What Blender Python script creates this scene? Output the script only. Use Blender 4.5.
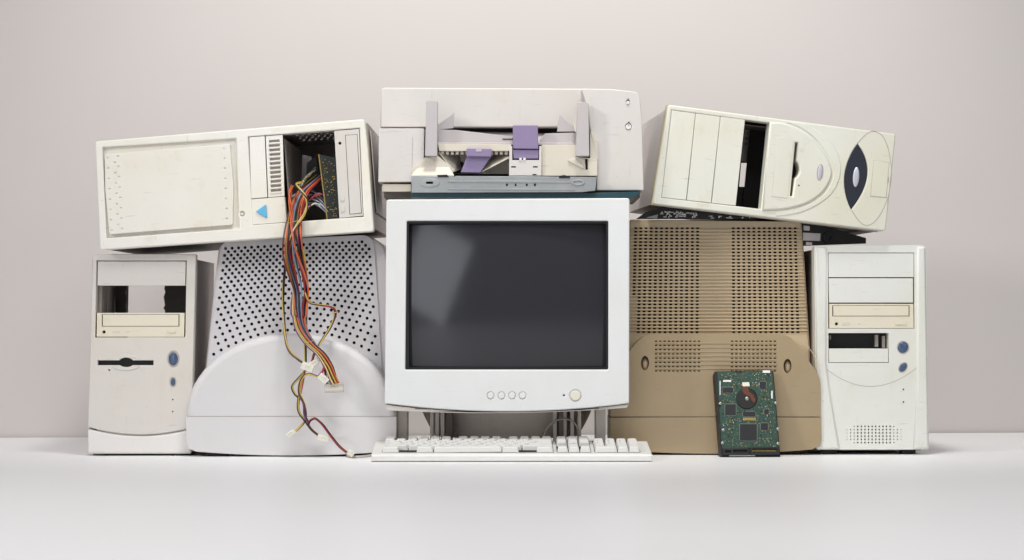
import bpy, math, random
from math import sin, cos, pi, radians
from mathutils import Vector, Matrix, Euler
from mathutils.geometry import delaunay_2d_cdt
random.seed(7)
S = bpy.context.scene
for o in list(bpy.data.objects): bpy.data.objects.remove(o)
COL = S.collection

# ------------------------------------------------------------------ camera
CY, CZ, FPX, HZ = -4.0, 0.2350, 2320.0, 320.0
cd = bpy.data.cameras.new('camera'); cam = bpy.data.objects.new('camera', cd); COL.objects.link(cam)
cam.location = (0, CY, CZ); cam.rotation_euler = (pi/2, 0, 0)
cd.sensor_width = 36; cd.lens = 36*FPX/1024; cd.shift_y = (HZ-280)/1024; cd.clip_end = 60; cd.clip_start = .05
S.camera = cam
# ------------------------------------------------------------------ world, lamps, exposure
w = bpy.data.worlds.new('World'); S.world = w; w.use_nodes = True
bg = w.node_tree.nodes['Background']; bg.inputs[0].default_value = (.94, .96, 1, 1); bg.inputs[1].default_value = .21
def area(name, loc, target, sx, sy, power, col=(1, 1, 1), spread=180):
    l = bpy.data.lights.new(name, 'AREA'); l.shape = 'RECTANGLE'; l.size = sx; l.size_y = sy
    l.energy = power; l.color = col; l.spread = radians(spread)
    o = bpy.data.objects.new(name, l); COL.objects.link(o); o.location = loc
    o.rotation_euler = (Vector(target)-Vector(loc)).to_track_quat('-Z', 'Y').to_euler()
    return o
area('key_softbox', (-3.8, -3.4, 2.6), (.45, 0, .2), .8, .8, 15, (1, .985, .965), 75)
area('fill_softbox', (2.6, -4.0, 1.8), (0, 0, .3), 1.6, 1.6, 13, (.97, .98, 1))
area('overhead_fill', (0, -2.1, 2.6), (0, -1.6, 0), 2.4, .9, 40, (1, 1, 1))  # added lamp overhead, put in to brighten the table front
strip = area('side_softbox', (-.97, -3.3, .57), (-.1, 0, .3), .72, .95, 5.6, (.92, .94, 1))
strip.rotation_euler.rotate_axis('Z', radians(-24))
sp = bpy.data.lights.new('backdrop_spot', 'SPOT'); sp.energy = 245; sp.spot_size = radians(58); sp.spot_blend = 1; sp.shadow_soft_size = .25
sp.color = (.99, 1, .965)
so = bpy.data.objects.new('backdrop_spot', sp); COL.objects.link(so); so.location = (.12, -.9, 2.9)
so.rotation_euler = (Vector((.12, .74, .42))-so.location).to_track_quat('-Z', 'Y').to_euler()
S.view_settings.view_transform = 'Standard'; S.view_settings.look = 'None'
S.view_settings.exposure = 0; S.view_settings.gamma = 1; S.view_settings.use_curve_mapping = False

# ------------------------------------------------------------------ helpers
def lin(c):
    return tuple(((v/255)/12.92 if v/255 <= .04045 else ((v/255+.055)/1.055)**2.4) for v in c)
def age(N, L, tc, out, k):
    """broad uneven yellowing plus fine specks and rubbed marks"""
    def layer(scale, det, lo, hi, fac, colr, src, sc3=(1, 1, 1)):
        mp_ = N.new('ShaderNodeMapping'); mp_.inputs['Scale'].default_value = sc3; L.new(tc.outputs['Object'], mp_.inputs['Vector'])
        n = N.new('ShaderNodeTexNoise'); n.inputs['Scale'].default_value = scale; n.inputs['Detail'].default_value = det; L.new(mp_.outputs[0], n.inputs['Vector'])
        r = N.new('ShaderNodeMapRange'); r.inputs['From Min'].default_value = lo; r.inputs['From Max'].default_value = hi; r.inputs['To Max'].default_value = fac
        L.new(n.outputs['Fac'], r.inputs['Value'])
        mx = N.new('ShaderNodeMix'); mx.data_type = 'RGBA'; mx.blend_type = 'MULTIPLY'
        L.new(r.outputs[0], mx.inputs['Factor']); L.new(src, mx.inputs['A']); mx.inputs['B'].default_value = colr+(1,)
        return mx.outputs['Result']
    out = layer(4.5, 3, .42, .68, min(1, k*2.2), (.93, .90, .80), out)
    out = layer(150, 3, .70, .77, min(1, k*1.0), (.45, .38, .30), out)
    out = layer(26, 6, .64, .74, min(1, k*1.6), (.72, .68, .62), out, (1, 1, 9))
    out = layer(26, 6, .65, .74, min(1, k*1.3), (.74, .70, .64), out, (9, 1, 1))
    return out
def mat(name, rgb, rough=.5, var=.05, scale=6, bump=.0, bscale=900, metal=0, spec=.5, dirt=0, coat=0, trans=0, tint=(190, 165, 120)):
    m = bpy.data.materials.new(name); m.use_nodes = True; nt = m.node_tree; N = nt.nodes; L = nt.links
    b = N['Principled BSDF']; c = lin(rgb)
    b.inputs['Roughness'].default_value = rough; b.inputs['Metallic'].default_value = metal
    b.inputs['Specular IOR Level'].default_value = spec; b.inputs['Coat Weight'].default_value = coat
    b.inputs['Transmission Weight'].default_value = trans
    tc = N.new('ShaderNodeTexCoord')
    n = N.new('ShaderNodeTexNoise'); n.inputs['Scale'].default_value = scale; n.inputs['Detail'].default_value = 6; n.inputs['Roughness'].default_value = .65
    L.new(tc.outputs['Object'], n.inputs['Vector'])
    r = N.new('ShaderNodeValToRGB'); r.color_ramp.elements[0].position = .3; r.color_ramp.elements[1].position = .7
    r.color_ramp.elements[0].color = tuple(v*(1-var) for v in c)+(1,); r.color_ramp.elements[1].color = tuple(min(1, v*(1+var)) for v in c)+(1,)
    L.new(n.outputs['Fac'], r.inputs['Fac']); out = r.outputs['Color']
    if dirt: out = age(N, L, tc, out, dirt)
    if dirt:
        n2 = N.new('ShaderNodeTexNoise'); n2.inputs['Scale'].default_value = 3.1*scale; n2.inputs['Detail'].default_value = 10; n2.inputs['Roughness'].default_value = .75
        n2.inputs['Distortion'].default_value = .15
        L.new(tc.outputs['Object'], n2.inputs['Vector'])
        r2 = N.new('ShaderNodeValToRGB'); r2.color_ramp.elements[0].position = .56; r2.color_ramp.elements[1].position = .8
        r2.color_ramp.elements[0].color = (0, 0, 0, 1); r2.color_ramp.elements[1].color = (dirt, dirt, dirt, 1)
        L.new(n2.outputs['Fac'], r2.inputs['Fac'])
        mx = N.new('ShaderNodeMix'); mx.data_type = 'RGBA'
        L.new(r2.outputs['Color'], mx.inputs['Factor']); L.new(out, mx.inputs['A']); mx.inputs['B'].default_value = lin(tint)+(1,)
        out = mx.outputs['Result']
    L.new(out, b.inputs['Base Color'])
    # gloss varies a little with handling marks
    mr = N.new('ShaderNodeMapRange'); mr.inputs['To Min'].default_value = max(.03, rough-.08); mr.inputs['To Max'].default_value = min(1, rough+.08)
    L.new(n.outputs['Fac'], mr.inputs['Value']); L.new(mr.outputs['Result'], b.inputs['Roughness'])
    if bump:
        n3 = N.new('ShaderNodeTexNoise'); n3.inputs['Scale'].default_value = bscale; n3.inputs['Detail'].default_value = 2
        L.new(tc.outputs['Object'], n3.inputs['Vector'])
        bp = N.new('ShaderNodeBump'); bp.inputs['Strength'].default_value = bump; bp.inputs['Distance'].default_value = .0004
        L.new(n3.outputs['Fac'], bp.inputs['Height']); L.new(bp.outputs['Normal'], b.inputs['Normal'])
    return m
M = {}
def pm(key, rgb, **k):
    k.setdefault('rough', .48); k.setdefault('bump', .25); k.setdefault('dirt', .28); k.setdefault('var', .025)
    M[key] = mat(key, rgb, **k)
pm('warm_grey_plastic', (214, 209, 203)); pm('warm_grey_foot', (226, 223, 220))
pm('ivory_plastic', (232, 229, 222), dirt=.35); pm('ivory_panel', (229, 225, 216), dirt=.3)
pm('yellowed_white', (221, 220, 209), dirt=.35); pm('aged_edge', (206, 197, 170))
pm('pale_green_white', (223, 223, 217)); pm('cool_white', (222, 223, 223), dirt=.12, rough=.42)
pm('lilac_grey', (206, 203, 206), dirt=.12); pm('lilac_dome', (213, 210, 211), dirt=.1)
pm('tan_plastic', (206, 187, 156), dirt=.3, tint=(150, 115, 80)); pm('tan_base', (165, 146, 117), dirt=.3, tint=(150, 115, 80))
pm('cream_plastic', (226, 218, 199)); pm('printer_white', (211, 206, 202), dirt=.2); pm('printer_cream', (212, 204, 190))
pm('printer_grey', (188, 182, 183), dirt=.1); pm('purple_plastic', (140, 125, 160), dirt=.1)
pm('button_cream', (222, 220, 205)); pm('key_white', (224, 222, 219), dirt=.12); pm('board_white', (222, 220, 217))
pm('stand_grey', (214, 207, 200), dirt=.3, tint=(130, 120, 108))
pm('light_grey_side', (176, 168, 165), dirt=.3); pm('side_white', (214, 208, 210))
M['blue_button'] = mat('blue_button', (62, 84, 116), rough=.22, coat=.5)
M['cyan_plastic'] = mat('cyan_plastic', (90, 175, 215), rough=.3)
M['navy_lens'] = mat('navy_lens', (34, 38, 50), rough=.35)
M['silver_button'] = mat('silver_button', (200, 200, 208), rough=.3, metal=.3)
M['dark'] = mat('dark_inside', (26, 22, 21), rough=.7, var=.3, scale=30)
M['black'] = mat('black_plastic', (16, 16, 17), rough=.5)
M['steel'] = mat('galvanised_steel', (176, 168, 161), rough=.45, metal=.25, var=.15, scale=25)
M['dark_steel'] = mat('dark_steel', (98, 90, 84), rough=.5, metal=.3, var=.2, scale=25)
M['rail'] = mat('zinc_rail', (170, 173, 174), rough=.42, metal=.55, var=.1, scale=18, dirt=.2, tint=(110, 120, 125))
M['teal'] = mat('teal_film', (50, 80, 90), rough=.35, metal=.3, var=.2)
M['glass'] = mat('screen_glass', (46, 46, 51), rough=.09, var=.03, spec=.5)
M['pcb'] = mat('green_board', (33, 66, 52), rough=.4, var=.45, scale=160, spec=.6)
M['pcb_dark'] = mat('dark_board', (28, 36, 30), rough=.45, var=.6, scale=220)
M['chip'] = mat('chip_black', (27, 27, 31), rough=.45)
M['tin'] = mat('solder_tin', (160, 162, 155), rough=.35, metal=.7)
M['gold'] = mat('gold_pad', (165, 140, 80), rough=.4, metal=.5)
M['copper'] = mat('copper_film', (112, 66, 48), rough=.3, metal=.3)
M['white_part'] = mat('white_part', (228, 228, 226), rough=.5)
M['nylon'] = mat('white_nylon', (226, 222, 210), rough=.35)
M['clear_nylon'] = mat('clear_nylon', (205, 198, 188), rough=.3, trans=.35)
M['ribbon'] = mat('grey_ribbon', (176, 180, 192), rough=.5)
M['cable_grey'] = mat('cable_grey', (176, 168, 160), rough=.5)
WC = {'orange': (205, 98, 48), 'red': (158, 40, 44), 'yellow': (192, 166, 76), 'ink': (30, 28, 32), 'violet': (100, 62, 120), 'white': (222, 218, 212),
      'slate': (96, 104, 140), 'green': (60, 110, 74), 'brown': (92, 52, 40), 'sky': (112, 138, 160), 'pink': (178, 70, 98), 'cream': (216, 190, 130)}
for k_, c_ in WC.items(): M['w_'+k_] = mat('wire_'+k_, c_, rough=.4, var=.08)

def P(px, py, y):
    s = (y-CY)/FPX
    return Vector(((px-512)*s, y, CZ+(HZ-py)*s))
class Frame:
    def __init__(s, loc, roll=0, yaw=0, pitch=0):
        s.M = Matrix.Translation(loc) @ Euler((radians(pitch), radians(roll), radians(yaw)), 'YXZ').to_matrix().to_4x4()
        s.I = s.M.inverted()
    def uv(s, px, py, w=0):
        a = s.I @ Vector((0, CY, CZ)); b = s.I @ P(px, py, 0)
        t = (w-a.y)/(b.y-a.y); q = a+(b-a)*t
        return (q.x, q.z)
    def mp(s, pts, w=0): return [s.uv(x, y, w) for x, y in pts]
def area2(p): return sum(p[i][0]*p[(i+1) % len(p)][1]-p[(i+1) % len(p)][0]*p[i][1] for i in range(len(p)))/2
def ccw(p): return list(p) if area2(p) > 0 else list(reversed(p))
def offset(p, d):
    """move a CCW loop inwards by d"""
    n = len(p); out = []
    for i in range(n):
        a = Vector(p[i-1]); b = Vector(p[i]); c = Vector(p[(i+1) % n])
        e1 = (b-a).normalized(); e2 = (c-b).normalized()
        n1 = Vector((-e1.y, e1.x)); n2 = Vector((-e2.y, e2.x)); m = n1+n2
        if m.length < 1e-6: m = n1
        m.normalize(); k = d/max(.5, m.dot(n1)); q = b+m*k
        out.append((q.x, q.y))
    return out
def rr(x0, y0, x1, y1, r=0, n=4):
    if x0 > x1: x0, x1 = x1, x0
    if y0 > y1: y0, y1 = y1, y0
    if r <= 0: return [(x0, y0), (x1, y0), (x1, y1), (x0, y1)]
    r = min(r, (x1-x0)/2*.98, (y1-y0)/2*.98)
    o = []
    for cx, cy, a0 in ((x1-r, y0+r, -90), (x1-r, y1-r, 0), (x0+r, y1-r, 90), (x0+r, y0+r, 180)):
        for k in range(n+1):
            a = radians(a0+90*k/n); o.append((cx+r*cos(a), cy+r*sin(a)))
    return o
def ell(cx, cy, rx, ry, n=20, rot=0):
    r = radians(rot)
    return [(cx+rx*cos(2*pi*k/n)*cos(r)-ry*sin(2*pi*k/n)*sin(r), cy+rx*cos(2*pi*k/n)*sin(r)+ry*sin(2*pi*k/n)*cos(r)) for k in range(n)]
def roundpoly(pts, r, n=4):
    """round every corner of a polygon by r"""
    o = []; k = len(pts)
    for i in range(k):
        a = Vector(pts[i-1]); b = Vector(pts[i]); c = Vector(pts[(i+1) % k])
        ri = r[i] if isinstance(r, (list, tuple)) else r
        if ri <= 0: o.append(tuple(b)); continue
        d = min(ri, (a-b).length*.45, (c-b).length*.45)
        p = b+(a-b).normalized()*d; q = b+(c-b).normalized()*d
        for j in range(n+1):
            t = j/n; v = p*(1-t)**2+b*2*t*(1-t)+q*t*t; o.append((v.x, v.y))
    return o
def curve2(p, n=16):
    """quadratic through three points"""
    a, m, b = [Vector(v) for v in p]; c = m*2-(a+b)/2
    return [tuple(a*(1-t)**2+c*2*t*(1-t)+b*t*t) for t in [i/n for i in range(n+1)]]
def smooth(pts, n=8):
    pts = [Vector(p) for p in pts]; o = []
    for i in range(len(pts)-1):
        p0 = pts[max(0, i-1)]; p1 = pts[i]; p2 = pts[i+1]; p3 = pts[min(len(pts)-1, i+2)]
        for k in range(n):
            t = k/n; o.append(.5*((2*p1)+(p2-p0)*t+(2*p0-5*p1+4*p2-p3)*t*t+(3*p1-p0-3*p2+p3)*t**3))
    o.append(pts[-1]); return o
class MB:
    def __init__(s): s.v = []; s.f = []; s.sm = []
    def add(s, vs, fs, smooth=False, m=None):
        o = len(s.v); s.v += [tuple(m @ Vector(v)) if m else tuple(v) for v in vs]
        s.f += [tuple(i+o for i in f) for f in fs]; s.sm += [smooth]*len(fs); return s
    def box(s, x0, x1, y0, y1, z0, z1, m=None):
        if x0 > x1: x0, x1 = x1, x0
        if y0 > y1: y0, y1 = y1, y0
        if z0 > z1: z0, z1 = z1, z0
        v = [(x, y, z) for x in (x0, x1) for y in (y0, y1) for z in (z0, z1)]
        return s.add(v, [(0, 1, 3, 2), (4, 6, 7, 5), (0, 4, 5, 1), (2, 3, 7, 6), (0, 2, 6, 4), (1, 5, 7, 3)], m=m)
    def plate(s, outer, holes=(), y0=0, y1=.01, b=0, back=True, m=None, bulge=None, seg=3, steiner=()):
        outer = ccw(outer); holes = [ccw(h) for h in holes]
        steps = [(b*(1-sin(pi/2*k/seg)), b*(1-cos(pi/2*k/seg))) for k in range(seg+1)] if b > 0 else [(0, 0)]
        # steps: (inset, depth) from the side (depth b) to the front (inset b)
        lo = []
        for L, sg in [(outer, 1)]+[(h, -1) for h in holes]:
            rings = []
            for k in range(len(steps)):
                if b > 0: ins = b*(1-cos(pi/2*k/seg)); dep = b*(1-sin(pi/2*k/seg))
                else: ins = dep = 0
                rings.append((offset(L, sg*ins) if ins else L, y0+dep))
            lo.append((rings, L))
        vs = []; fs = []; sm = []
        for rings, L in lo:
            n = len(L); sg = 1 if L is outer or rings is lo[0][0] else -1
            base = len(vs); vs += [(x, y1, z) for x, z in L]
            for R, y in rings: vs += [(x, y, z) for x, z in R]
            for k in range(len(rings)):
                for i in range(n):
                    j = (i+1) % n; a = base+k*n
                    q = (a+i, a+n+i, a+n+j, a+j)
                    fs.append(q if sg < 0 else q[::-1]); sm.append(k > 0)
        def cap(loops, y, flip):
            pv = []; faces = []
            for lp in loops:
                o = len(pv); pv += [Vector(q) for q in lp]; faces.append(list(range(o, o+len(lp))))
            pv += [Vector(q) for q in steiner]
            if len(loops) == 1 and not bulge and not steiner:
                return [(x, y, z) for x, z in loops[0]], [tuple(range(len(loops[0]))) if not flip else tuple(range(len(loops[0])))[::-1]]
            V, E, F, ov, oe, of = delaunay_2d_cdt(pv, [], faces, 0, 1e-7, True)
            T = []
            for f, og in zip(F, of):
                if 0 in og and not any(q > 0 for q in og):
                    a2 = area2([V[i] for i in f]); f = tuple(f) if a2 > 0 else tuple(reversed(f))
                    T.append(f if not flip else f[::-1])
            return [(q[0], y, q[1]) for q in V], T
        o = len(vs); cv, cf = cap([r[-1][0] for r, L in lo], lo[0][0][-1][1], False)
        vs += cv; fs += [tuple(i+o for i in f) for f in cf]; sm += [False]*len(cf)
        if back:
            o = len(vs); cv, cf = cap([L for r, L in lo], y1, True)
            vs += cv; fs += [tuple(i+o for i in f) for f in cf]; sm += [False]*len(cf)
        of = len(s.v); s.v += [tuple(m @ Vector(v)) if m else v for v in vs]
        s.f += [tuple(i+of for i in f) for f in fs]; s.sm += sm; return s
    def tube(s, pts, r, n=8, cap=True):
        pts = [Vector(p) for p in pts]; vs = []; fs = []; up = None
        for i, p in enumerate(pts):
            t = (pts[min(i+1, len(pts)-1)]-pts[max(i-1, 0)]).normalized()
            if up is None: up = t.orthogonal().normalized()
            up = (up-t*up.dot(t)).normalized(); w_ = t.cross(up)
            for k in range(n):
                a = 2*pi*k/n; vs.append(p+(up*cos(a)+w_*sin(a))*r)
        for i in range(len(pts)-1):
            for k in range(n):
                a = i*n+k; b_ = i*n+(k+1) % n; fs.append((a, b_, b_+n, a+n))
        s.add(vs, fs, True)
        if cap: s.add(vs[:n], [tuple(range(n))[::-1]]); s.add(vs[-n:], [tuple(range(n))])
        return s
    def dome(s, loop, y0, h, rings=4):
        """a shallow bulging button: outline loop, base at y0, proud by h towards the viewer"""
        loop = ccw(loop); n = len(loop); cx = sum(p[0] for p in loop)/n; cz = sum(p[1] for p in loop)/n; vs = []; fs = []
        for k in range(rings+1):
            a = pi/2*k/(rings+.6); q = cos(a); y = y0-h*sin(a)
            vs += [(cx+(x-cx)*q, y, cz+(z-cz)*q) for x, z in loop]
        for k in range(rings):
            for i in range(n):
                j = (i+1) % n; a = k*n; fs.append((a+i, a+j, a+n+j, a+n+i))
        fs.append(tuple(rings*n+i for i in range(n)))
        return s.add(vs, fs, True)
    def loft(s, sections, cap0=True, cap1=True, smooth=True):
        """sections: lists of 3d points, equal counts"""
        n = len(sections[0]); vs = [p for q in sections for p in q]; fs = []
        for k in range(len(sections)-1):
            for i in range(n):
                j = (i+1) % n; a = k*n; fs.append((a+j, a+i, a+n+i, a+n+j))
        s.add(vs, fs, smooth)
        if cap0: s.add(sections[0], [tuple(range(n))])
        if cap1: s.add(sections[-1], [tuple(range(n))[::-1]])
        return s
    def mesh(s, name, mt):
        me = bpy.data.meshes.new(name); me.from_pydata(s.v, [], s.f); me.validate()
        if len(me.polygons) == len(s.sm): me.polygons.foreach_set('use_smooth', s.sm)
        me.materials.append(M[mt] if isinstance(mt, str) else mt); me.update(); return me
    def build(s, name, mt, parent=None, **k):
        o = bpy.data.objects.new(name, s.mesh(name, mt)); COL.objects.link(o)
        if parent: o.parent = parent
        for a, b in k.items(): o[a] = b
        return o
def thing(name, F, label, cat, group=None):
    o = bpy.data.objects.new(name, None); COL.objects.link(o); o.matrix_world = F.M if F else Matrix()
    o.empty_display_size = .02
    o['label'] = label; o['category'] = cat
    if group: o['group'] = group
    return o
def place(me, name, parent, mtx=None, **k):
    o = bpy.data.objects.new(name, me); COL.objects.link(o); o.parent = parent
    if mtx is not None: o.matrix_basis = mtx
    for a, b in k.items(): o[a] = b
    return o
def shell(T, x0, x1, z0, z1, d0, d1, mt, inner=None, rear_open=None, mt_top=None, th=.0015):
    """sheet steel case of five panels, each a part"""
    MB().box(x0, x0+th, d0, d1, z0, z1).build('side_panel', mt, T)
    MB().box(x1-th, x1, d0, d1, z0, z1).build('side_panel', mt, T)
    MB().box(x0+th, x1-th, d0, d1, z1-th, z1).build('top_panel', mt_top or mt, T)
    MB().box(x0+th, x1-th, d0, d1, z0, z0+th).build('bottom_panel', mt, T)
    holes = [rear_open] if rear_open else []
    return MB().plate(rr(x0+th, z0+th, x1-th, z1-th), holes, d1-th, d1).build('rear_panel', 'steel', T)

# ------------------------------------------------------------------ table and backdrop
M['table'] = mat('table_white', (244, 243, 244), rough=.4, var=.012, scale=1.5, bump=.05, bscale=300, spec=.35)
M['wall'] = mat('wall_pink_grey', (212, 205, 202), rough=.9, var=.012, scale=1.2, spec=.1)
# slab whose rear edge runs a little out of square, as in the photograph
A0 = .60; SL = .10
tb = MB(); yb = lambda x: .735+SL*x
tb.add([(-5, -6, 0), (5, -6, 0), (5, yb(5), 0), (-5, yb(-5), 0), (-5, -6, -.04), (5, -6, -.04), (5, yb(5), -.04), (-5, yb(-5), -.04)],
       [(0, 1, 2, 3), (7, 6, 5, 4), (0, 4, 5, 1), (1, 5, 6, 2), (2, 6, 7, 3), (3, 7, 4, 0)])
tb.build('tabletop', 'table', kind='structure')
wb = MB(); e = .006
wb.add([(-6, yb(-6)+e, -.3), (6, yb(6)+e, -.3), (6, yb(6)+e, 5), (-6, yb(-6)+e, 5), (-6, yb(-6)+e+.1, -.3), (6, yb(6)+e+.1, -.3), (6, yb(6)+e+.1, 5), (-6, yb(-6)+e+.1, 5)],
       [(0, 1, 2, 3), (7, 6, 5, 4), (0, 3, 7, 4), (1, 5, 6, 2), (2, 6, 7, 3), (0, 4, 5, 1)])
wb.build('backdrop', 'wall', kind='structure')

# ------------------------------------------------------------------ helpers for fronts
def groove_line(F, pts, wd, w=0):
    """thin strip polygon along a pixel polyline"""
    pts = [Vector(p) for p in pts]; L = []; R = []
    for i, p in enumerate(pts):
        t = (pts[min(i+1, len(pts)-1)]-pts[max(i-1, 0)]).normalized(); n = Vector((-t.y, t.x))*wd/2
        L.append(tuple(p+n)); R.append(tuple(p-n))
    return F.mp(L+R[::-1], w)
def quad(F, a, b, c, d, w=0): return F.mp([a, b, c, d], w)
def lerp(a, b, t): return (a[0]+(b[0]-a[0])*t, a[1]+(b[1]-a[1])*t)
def qmap(q, u, v):
    """bilinear in a quad TL TR BR BL"""
    return lerp(lerp(q[0], q[1], u), lerp(q[3], q[2], u), v)
def qrect(F, q, u0, v0, u1, v1, r=0, w=0):
    return F.mp([qmap(q, x, y) for x, y in rr(u0, v0, u1, v1, 0)], w)
def fplate(F, T, name, px, mt, w0, w1, holes=(), b=.0004, **k):
    return MB().plate(F.mp(px, 0), [F.mp(h, 0) for h in holes], w0, w1, b).build(name, mt, T, **k)
def button(F, T, name, px, mt, h=.0012, w0=0, well=True, **k):
    o = MB().dome(F.mp(px), w0, h).build(name, mt, T, **k)
    return o

# ================================================================== 1 left lower tower
F = Frame(P(139.5, 456, .01)*1, roll=1.1, yaw=1.0); F.M.translation.z = 0; F.I = F.M.inverted()
T = thing('computer_tower', F, 'warm grey computer tower at far left with one empty bay and a floppy slot', 'computer', 'computer towers standing on the table')
out = roundpoly([(93, 254), (196, 254), (191.5, 427.5)] + curve2([(191.5, 427.5), (140, 434.5), (87.8, 427)])[1:-1] + [(87.8, 427)], [2, 2]+[0]*17)
bay = [(96.6, 260.5), (186.6, 260.5), (185.2, 337.5), (95, 337.5)]
slot = rr(97.6, 360.5, 153.4, 365)
slot = [(97.6, 360.4), (119, 360.4)]+[(126-8*cos(a), 362.6-5*sin(a)) for a in [pi*(.2+.6*k/6) for k in range(7)]]+[(133, 360.4), (153.4, 360.4), (153.4, 365.2), (133, 365.2)]+[(126+8*cos(a), 362.6+4.6*sin(a)) for a in [pi*(.2+.6*k/6) for k in range(7)]]+[(119, 365.2), (97.6, 365.2)]
rings = [(ell(143, 370.2, 2.0, 1.8, 14), ell(143, 370.2, 1.3, 1.2, 14))]
fplate(F, T, 'front_panel', out, 'warm_grey_plastic', 0, .024, [bay, slot, ell(109, 370.2, .9, .9, 8), ell(173.3, 359, 5.6, 8.0), ell(173, 382, 3.0, 4.8)], b=.0015)
fo = [(87.8, 429)] + curve2([(87.8, 428.6), (140, 436), (191.4, 429)])[1:] + [(191, 453.8), (88, 453.8)]
MB().plate(F.mp(roundpoly(fo, [0]*17+[1.5, 1.5, 1.5])), [], .001, .024, .003).build('foot_panel', 'warm_grey_foot', T)
MB().box(*[v for v in (F.uv(97, 400)[0], F.uv(187, 400)[0])], .006, .02, F.uv(140, 450)[1], F.uv(140, 420)[1]).build('inner_plate', 'stand_grey', T)
q = bay
def bayrect(u0, v0, u1, v1): return [qmap(q, u, v) for u, v in ((u0, v0), (u1, v0), (u1, v1), (u0, v1))]
fplate(F, T, 'bay_cover', bayrect(.012, .012, .988, .325), 'warm_grey_plastic', .0025, .02)
def disc_drive(F, T, qd, tray, jack, bits, btns, mt='cream_plastic', w=.002, led=None):
    D = fplate(F, T, 'disc_drive', qd, mt, w, .09, [jack])
    trh = [(v[0], v[1]) for v in tray]
    c = (sum(v[0] for v in tray)/4, sum(v[1] for v in tray)/4)
    big = [(c[0]+(x-c[0])*1.012+(.45 if x > c[0] else -.45), c[1]+(y-c[1])+(.45 if y > c[1] else -.45)) for x, y in tray]
    MB().plate(F.mp(big), [F.mp(tray)], w-.0001, w+.0002).build('tray_gap', 'dark', D)
    fplate(F, D, 'tray', tray, mt, w-.0009, w+.0004, b=.0004)
    for b_ in bits: fplate(F, D, 'volume_wheel', b_, 'stand_grey', w-.0004, w+.001, b=0)
    for b_ in btns:
        c = (sum(v[0] for v in b_)/4, sum(v[1] for v in b_)/4)
        ri = [(x+(.35 if x > c[0] else -.35), y+(.35 if y > c[1] else -.35)) for x, y in b_]
        MB().plate(F.mp(ri), [F.mp(b_)], w-.0001, w+.0002, 0).build('button_gap', 'stand_grey', D)
        fplate(F, D, 'eject_button', b_, mt, w-.0014, w+.001)
    MB().plate(F.mp(ell(*jack_c(jack), 1.5, 1.5, 10)), [], w+.003, w+.004).build('headphone_jack', 'black', D)
    return D
def jack_c(j): return (sum(v[0] for v in j)/len(j), sum(v[1] for v in j)/len(j))
disc_drive(F, T, bayrect(.015, .68, .985, .99), rr(102.6, 314.6, 178.4, 326), ell(103.8, 332, 1.7, 1.7, 10),
           [rr(112.3, 331, 119.8, 333), rr(125.5, 331.6, 129.6, 332.6)], [rr(167.2, 330.2, 175.5, 332.8)])
# cage seen through the empty bay
x0, z1 = F.uv(88.5, 256); x1, _ = F.uv(193, 256); z0 = .004
shell(T, x0+.002, x1-.001, z0, z1-.001, .0241, .34, 'side_white', rear_open=rr(x0+.02, .12, x1-.02, z1-.02))
bl, bt = F.uv(97, 284); br_, bb = F.uv(186, 314)
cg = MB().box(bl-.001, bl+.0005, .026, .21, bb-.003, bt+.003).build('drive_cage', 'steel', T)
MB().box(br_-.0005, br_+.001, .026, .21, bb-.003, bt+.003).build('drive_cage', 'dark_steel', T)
for k in range(4): MB().box(bl+.0005, bl+.004, .03+k*.02, .035+k*.02, bb, bt).build('cage_rib', 'steel', cg)
jag = [(126.5, 284), (126.8, 290), (125.6, 291), (125.6, 294), (126.6, 295), (126.6, 303), (125.8, 304), (126.6, 314)]
jag2 = [(164.5, 314), (165.2, 311), (163.4, 308), (165, 305), (163.6, 297), (165.4, 292), (164.2, 289), (165.2, 284)]
m1 = MB()
for poly in ([(115, 284)]+jag+[(115, 314)], jag2+[(194, 284), (194, 314)]):
    m1.plate(F.mp(poly, .2), [], .2, .202)
m1.box(bl-.004, br_+.004, .03, .2, bt+.003, bt+.0045).box(bl, br_, .03, .2, bb-.0045, bb-.003)
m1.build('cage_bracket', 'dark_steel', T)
MB().plate(F.mp(rr(95, 355, 156, 371)), [], .012, .02).build('floppy_drive', 'black', T)
up_ = [(126-13.5*cos(a), 360.3-5.6*sin(a)) for a in [pi*k/14 for k in range(15)]]+slot[1:10][::-1]
lo_ = [(126-13.5*cos(a), 365.3+5.2*sin(a)) for a in [pi*k/14 for k in range(15)]]+[p_ for p_ in slot[12:21]]
MB().plate(F.mp(up_), [], -.0014, .0002, .0007).build('slot_surround', 'warm_grey_plastic', T)
MB().plate(F.mp(lo_), [], -.0014, .0002, .0007).build('slot_surround', 'warm_grey_plastic', T)
MB().plate(F.mp(rings[0][0]), [F.mp(rings[0][1])], -.0004, .0003).build('eject_ring', 'stand_grey', T)
for (cx, cy, rx, ry) in ((173.3, 359, 4.6, 6.7), (173, 382, 2.2, 3.9)):
    MB().plate(F.mp(ell(cx, cy, rx+1, ry+1.2)), [F.mp(ell(cx, cy, rx, ry))], -.0006, .004, .0004).build('button_rim', 'light_grey_side', T)
    button(F, T, 'power_button' if rx > 3 else 'reset_button', ell(cx, cy, rx, ry), 'blue_button', .002, .0005)
for cy in (399, 411):
    MB().dome(F.mp(ell(172.7, cy+.5, .8, .8, 8)), 0, .0006).build('indicator_light', 'dark', T)
    fplate(F, T, 'light_mark', [(172, cy-1.5), (173.3, cy-1.5), (172.7, cy-2.8)], 'cream_plastic', -.0002, .0003, b=0)
for sx in (-1, 1):
    for d in (.012, .30): MB().box(sx*.07-.012, sx*.07+.012, d, d+.025, 0.0, .0045).build('foot', 'black', T)

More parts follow.
